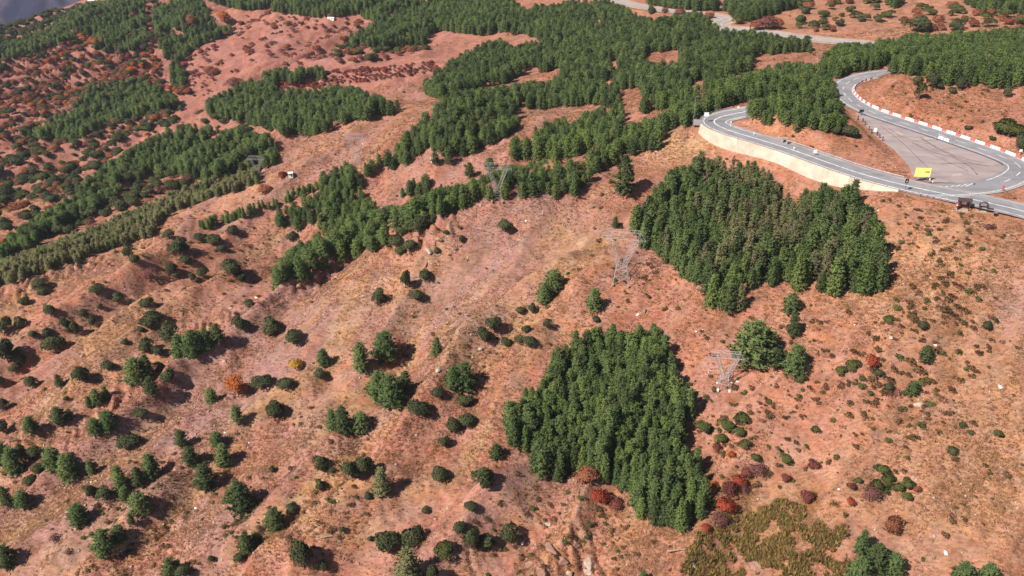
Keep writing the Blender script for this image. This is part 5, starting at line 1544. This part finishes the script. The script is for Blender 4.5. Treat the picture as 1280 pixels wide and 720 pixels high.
rs = empty('red_sign', p, R(-20)); tag(rs, 'small red and white board leaning on the left of the kiosk', 'sign')
MB().box((0, 0, 1.2), (.12, .1, 2.6)).build('post', M['wood_red'], rs); MB().box((0, -.1, 1.9), (1.2, .07, 1.0)).build('plate', M['red_plastic'], rs); MB().box((0, -.145, 1.65), (1.0, .02, .3)).build('white_band', M['white'], rs)
for k_, (u, v) in enumerate([(1150, 244), (1158, 245.5), (1166, 247.5), (1174, 249), (1183, 251)]):
    q, _ = at(u, v + 1)
    o = empty('verge_post', q); tag(o, 'short grey post on the verge left of the kiosk, %s from the left' % ORD[k_], 'post', 'short posts on the verge')
    MB().box((0, 0, .3), (.22, .22, 1.5)).build('shaft', M['grey_metal'], o); MB().box((0, 0, 1.1), (.26, .26, .12)).build('cap', M['white'], o)
# row of red posts and boulders along the lot
for k_, (u, v) in enumerate([(1072, 150), (1078, 153), (1081, 157), (1086, 163), (1089, 167), (1096, 170), (1099, 173), (1103, 176)]):
    q, _ = at(u, v)
    o = empty('red_post', q, k_ * .4); tag(o, 'stubby red wooden post along the left lot edge, %s from the top' % ORD[k_], 'post', 'red posts beside the lot')
    MB().box((0, 0, .6), (.5, .45, 1.9), 0, .8).build('shaft', M['wood_red'], o); MB().box((0, 0, 1.6), (.55, .5, .16)).build('cap', M['wood_dark'], o)

# lattice pylons
def pylon(u, v, hgt, rz, lab, s=1.0, thick=.15):
    p, d = at(u, v)
    r = empty('power_pylon', p, rz); tag(r, lab, 'pylon', 'lattice power pylons')
    bw_, ww = .135 * hgt, .085 * hgt      # half widths: base, waist
    zw, zt = .36 * hgt, .86 * hgt
    c4 = [(-1, -1), (1, -1), (1, 1), (-1, 1)]
    lev = [0, .45, .78, 1.0]
    body = MB()
    def wid(t): return bw_ * (1 - t) + ww * t
    for a in c4:
        leg = MB().bar((a[0] * bw_, a[1] * bw_, -.5), (a[0] * ww, a[1] * ww, zw), thick).build('leg', M['pylon'], r)
        MB().box((a[0] * bw_, a[1] * bw_, 0.02), (.6, .6, .7)).build('footing', M['white_stone' if u > 850 else 'stone'], r)
    for k_ in range(3):
        t0, t1 = lev[k_], lev[k_ + 1]
        for i in range(4):
            a, b_ = c4[i], c4[(i + 1) % 4]
            p0 = (a[0] * wid(t0), a[1] * wid(t0), zw * t0); p1 = (b_[0] * wid(t1), b_[1] * wid(t1), zw * t1)
            q0 = (b_[0] * wid(t0), b_[1] * wid(t0), zw * t0); q1 = (a[0] * wid(t1), a[1] * wid(t1), zw * t1)
            body.bar(p0, p1, thick * .55).bar(q0, q1, thick * .55).bar(q1, p1, thick * .6)
    body.build('bracing', M['pylon'], r)
    ty = .05 * hgt
    for sgn in (-1, 1):
        arm = MB()
        inn0, out0 = sgn * ww * .1, sgn * ww
        inn1, out1 = sgn * .19 * hgt, sgn * .27 * hgt
        for y in (-1, 1):
            arm.bar((inn0, y * ww, zw), (inn1, y * ty, zt), thick * .85).bar((out0, y * ww, zw), (out1, y * ty, zt), thick * .95)
            n_ = 5
            for k_ in range(n_):
                t0, t1 = k_ / n_, (k_ + 1) / n_
                L = lambda a, b2, t: a + (b2 - a) * t
                A0 = (L(inn0, inn1, t0), y * L(ww, ty, t0), L(zw, zt, t0)); A1 = (L(inn0, inn1, t1), y * L(ww, ty, t1), L(zw, zt, t1))
                B0 = (L(out0, out1, t0), y * L(ww, ty, t0), L(zw, zt, t0)); B1 = (L(out0, out1, t1), y * L(ww, ty, t1), L(zw, zt, t1))
                arm.bar(A0, B1, thick * .5); arm.bar(B0, A1, thick * .5)
        arm.build('arm', M['pylon'], r)
    bx_ = .38 * hgt
    beam = MB()
    for y in (-ty, ty):
        beam.bar((-bx_, y, zt), (bx_, y, zt), thick * .9).bar((-.29 * hgt, y, hgt), (.29 * hgt, y, hgt), thick * .9)
        beam.bar((-bx_, y, zt), (-.29 * hgt, y, hgt), thick * .8).bar((bx_, y, zt), (.29 * hgt, y, hgt), thick * .8)
        n_ = 10
        for k_ in range(n_):
            x0 = -.29 * hgt + .58 * hgt * k_ / n_; x1 = x0 + .58 * hgt / n_
            beam.bar((x0, y, zt if k_ % 2 else hgt), (x1, y, hgt if k_ % 2 else zt), thick * .55)
    for x in np.linspace(-.29 * hgt, .29 * hgt, 6):
        beam.bar((x, -ty, hgt), (x, ty, hgt), thick * .5).bar((x, -ty, zt), (x, ty, zt), thick * .5)
    beam.build('cross_beam', M['pylon'], r)
    for x in (-bx_ * .97, 0, bx_ * .97):
        MB().bar((x, 0, zt), (x, 0, zt - .085 * hgt), .16, 6).build('insulator', M['grey_metal'], r)
    return p
p1 = pylon(904, 484, 12.5, R(-8), 'grey lattice pylon right of the middle grove, nearest of the row', thick=.12)
pylon(776, 352, 19.0, R(-10), 'thin grey lattice pylon on the slope left of the upper grove', thick=.115)
pylon(622, 249, 14.5, R(-6), 'pale lattice pylon on the ridge crest in front of green pines', thick=.075)
pylon(323, 222, 12.0, R(-6), 'small faint pylon at the edge of the left pine wood', thick=.07)
pylon(446, 205, 16.0, R(-6), 'small faint pylon standing on the bare tan spur', thick=.10)

# rocks that stand out of the slope
def hull_rock(seed, n=16):
    q = np.random.default_rng(seed)
    bm = bmesh.new()
    for _ in range(n):
        v = unit(q.normal(size=3)) * q.uniform(.75, 1.1)
        bm.verts.new((v[0] * 1.15, v[1] * .9, v[2] * .72))
    res = bmesh.ops.convex_hull(bm, input=bm.verts)
    bmesh.ops.delete(bm, geom=list({e for e in res['geom_interior'] + res['geom_unused'] if isinstance(e, bmesh.types.BMVert)}), context='VERTS')
    bmesh.ops.bevel(bm, geom=bm.edges[:], offset=.06, segments=1, affect='EDGES')
    me_ = bpy.data.meshes.new('rock'); bm.to_mesh(me_); bm.free()
    return me_
HR = {k_: [hull_rock(700 + 10 * j + q) for q in range(4)] for j, k_ in enumerate(('rock', 'stone', 'white_stone'))}
for k_, L in HR.items():
    for m_ in L: m_.materials.append(M[k_])
ROCKS = [(540, 290, 1.9, 'rock'), (548, 298, 2.2, 'rock'), (536, 313, 2.4, 'stone'), (544, 304, 1.6, 'rock'), (528, 322, 1.8, 'rock'), (520, 300, 1.4, 'rock'), (395, 345, 1.6, 'stone'), (372, 356, 2.0, 'rock'), (384, 350, 1.5, 'rock'), (405, 332, 1.1, 'white_stone'),
         (690, 686, 2.6, 'rock'), (718, 682, 2.2, 'rock'), (736, 704, 2.6, 'stone'), (702, 702, 2.4, 'rock'), (664, 706, 2.0, 'rock'), (685, 656, 1.5, 'stone'), (653, 678, 1.0, 'white_stone'), (735, 716, 2.2, 'stone'), (680, 715, 2.2, 'rock'),
         (228, 394, 1.9, 'rock'), (238, 391, 1.7, 'rock'), (288, 386, 1.4, 'stone'), (150, 507, 2.0, 'rock'), (132, 520, 1.8, 'rock'), (160, 497, 1.5, 'rock'), (30, 547, 2.0, 'rock'), (12, 580, 1.8, 'rock'), (108, 506, 1.6, 'rock'), (35, 565, 1.6, 'rock'),
         (548, 463, 1.5, 'stone'), (600, 436, 1.2, 'stone'), (590, 447, 1.0, 'stone'), (566, 680, 1.4, 'rock'), (1150, 506, 2.0, 'stone'), (1160, 512, 1.4, 'rock'), (1250, 483, 1.1, 'white_stone'), (1182, 691, .9, 'white_stone'), (1169, 431, .7, 'white_stone'), (1068, 406, .5, 'white_stone'),
         (867, 706, 1.1, 'white_stone'), (1026, 677, .7, 'white_stone'), (915, 478, .8, 'white_stone'), (922, 476, .7, 'white_stone'), (800, 460, .4, 'white_stone'), (870, 414, .6, 'white_stone'), (878, 412, .5, 'white_stone'), (797, 393, .8, 'white_stone'), (805, 388, 1.3, 'rock'),
         (650, 300, .9, 'stone'), (658, 276, .8, 'white_stone'), (1114, 422, 1.2, 'stone'), (1095, 408, .5, 'stone'), (340, 330, 1.4, 'rock'), (320, 372, 1.0, 'white_stone'), (90, 335, 1.7, 'rock'), (118, 327, 1.6, 'rock'), (60, 352, 1.6, 'rock'), (25, 385, 1.5, 'rock'), (280, 452, 1.4, 'stone'), (245, 635, .8, 'white_stone'), (820, 600, .5, 'stone'),
         (360, 354, 1.4, 'rock'), (412, 328, 1.4, 'stone'), (430, 322, 1.2, 'rock'), (470, 308, 1.5, 'rock'), (486, 300, 1.4, 'stone'), (512, 288, 1.5, 'rock'), (556, 272, 1.2, 'stone'), (575, 264, 1.3, 'rock'), (600, 257, 1.1, 'stone'), (532, 330, 1.9, 'rock'), (550, 288, 1.4, 'stone'), (776, 246, 1.0, 'stone'), (770, 196, 1.2, 'stone'), (820, 190, 1.3, 'stone'), (730, 704, 1.7, 'rock'), (648, 694, 1.8, 'rock'), (712, 715, 1.5, 'stone')]
RP, RD = place([(a[0], a[1]) for a in ROCKS])
rk = [dict(u=a[0], pv=a[1], p=p, r=a[2], k=a[3]) for a, p in zip(ROCKS, RP)]
label_row(rk, lambda t: {'rock': 'red brown boulder', 'stone': 'pale rough boulder', 'white_stone': 'white stone'}[t['k']], 'rocks')
for q in rk:
    o = linkcopy('boulder', random.choice(HR[q['k']]), None, (q['p'][0], q['p'][1], q['p'][2] - q['r'] * .12), random.uniform(0, 6.28))
    o.scale = (q['r'] * .85, q['r'] * .75, q['r'] * .85)
    tag(o, q['label'], 'rock', q['group'])

# fallen wood
def fallen(u, v, ln, rz, lab, branches):
    p, _ = at(u, v)
    r = empty('fallen_trunk', p, rz); tag(r, lab, 'dead tree')
    MB().bar((-ln / 2, 0, .2), (ln / 2, 0, .7), .38, 7, .12).build('trunk', M['bark_pale'], r)
    for k_ in range(branches):
        x = -ln * .2 + ln * .65 * k_ / branches
        MB().bar((x, 0, .4), (x + random.uniform(.3, 1.2), random.uniform(-1, 1), random.uniform(.9, 2.0)), .13, 5, .03).build('branch', M['bark_pale'], r)
fallen(853, 654, 6.5, R(118), 'pale dead leaning trunk at the lowest tip of the middle grove', 6)
fallen(846, 689, 5.0, R(4), 'pale fallen log lying in the ochre thicket', 3)
fallen(406, 673, 4.5, R(12), 'grey fallen log beside the big dark bush at the bottom', 3)
# little standard tree
p, _ = at(971, 568)
lt = empty('small_tree', p); tag(lt, 'tiny lollipop shaped tree with bare stem below the pylon', 'tree')
MB().bar((0, 0, -.3), (.05, 0, 2.2), .16, 6, .10).build('trunk', M['bark'], lt)
c_ = linkcopy('crown', OAKS['olive'][0]['crown'], lt, (0, 0, 1.5)); c_.scale = (.38, .38, .36)

# far small buildings
def hut(u, v, w, dpt, h, rz, lab, roof='tiles'):
    p, _ = at(u, v)
    r = empty('hut', p, rz); tag(r, lab, 'hut')
    MB().box((0, 0, h / 2 - .4), (w, dpt, h + .8)).build('wall', M['hut_wall'], r)
    MB().prism([(-dpt / 2 - .2, h + .01), (0, h + .55), (dpt / 2 + .2, h + .01), (dpt / 2 + .2, h + .12), (0, h + .68), (-dpt / 2 - .2, h + .12)], -w / 2 - .2, w / 2 + .2).build('roof', M[roof], r)
    MB().box((w * .2, -dpt / 2 - .02, h * .42), (.8, .06, h * .8)).build('door', M['wood_dark'], r)
    MB().box((-w * .22, -dpt / 2 - .02, h * .6), (.6, .06, .5)).build('window', M['glass'], r)
hut(363.5, 220, 2.2, 1.9, 1.7, R(12), 'tiny white hut standing alone on the bare tan spur')
hut(115, 6, 7.0, 6, 5, R(20), 'white house among trees at the top left corner')
hut(414, 24, 6, 2.6, 1.3, R(-14), 'long low white shed at the end of a pale track')
hut(542, 201, 2.6, 1.6, .9, R(-5), 'small white trough shed at the lower edge of the middle wood')

# car on the far road
def car(px, lab):
    p, d = at(*px)
    i = int(np.argmin(np.hypot(RC[:, 0] - p[0], RC[:, 1] - p[1])))
    dr = RC[i + 1] - RC[i - 1]
    r = empty('car', (RC[i, 0], RC[i, 1], RC[i, 2] + .11), math.atan2(dr[1], dr[0])); tag(r, lab, 'car')
    MB().prism([(-.88, .32), (.88, .32), (.9, .62), (.84, .92), (-.84, .92), (-.9, .62)], -2.15, 2.15).build('body', M['car_paint'], r)
    cb = MB(); cb.add([(-1.5, -.8, .92), (1.0, -.8, .92), (1.0, .8, .92), (-1.5, .8, .92), (-1.1, -.64, 1.48), (.35, -.64, 1.48), (.35, .64, 1.48), (-1.1, .64, 1.48)], [(4, 5, 6, 7), (0, 1, 5, 4), (1, 2, 6, 5), (2, 3, 7, 6), (3, 0, 4, 7)])
    cb.build('cabin', M['glass'], r)
    MB().box((-.37, 0, 1.5), (1.4, 1.2, .04)).build('roof', M['car_paint'], r)
    for x in (-1.35, 1.35):
        for y in (-.85, .85): MB().bar((x, y - .1, .33), (x, y + .1, .33), .66, 14).build('wheel', M['rubber'], r)
    for y in (-.6, .6): MB().box((2.15, y, .7), (.05, .35, .16)).build('headlight', M['white'], r)
car((1014, 48), 'small dark car driving on the far road at the top right')

# ------------------------------------------------------------------ the air between: thin even haze round the whole place
zlo = float(gz.min()) - 1.0
hz = MB().box((0, 1800.0, (zlo + CAMZ + 260) / 2), (9000.0, 4400.0, CAMZ + 260 - zlo)).build('haze', None)
hm_ = bpy.data.materials.new('haze_air'); hm_.use_nodes = True
hn = hm_.node_tree.nodes; hn.clear()
pvn = hn.new('ShaderNodeVolumePrincipled')
pvn.inputs['Color'].default_value = (0.80, 0.84, 1.0, 1)
pvn.inputs['Density'].default_value = 0.00005
pvn.inputs['Anisotropy'].default_value = 0.1
ho = hn.new('ShaderNodeOutputMaterial')
hm_.node_tree.links.new(pvn.outputs[0], ho.inputs['Volume'])
hz.data.materials.append(hm_)
tag(hz, 'thin bluish haze filling the air over the valley', 'haze', kind='stuff')
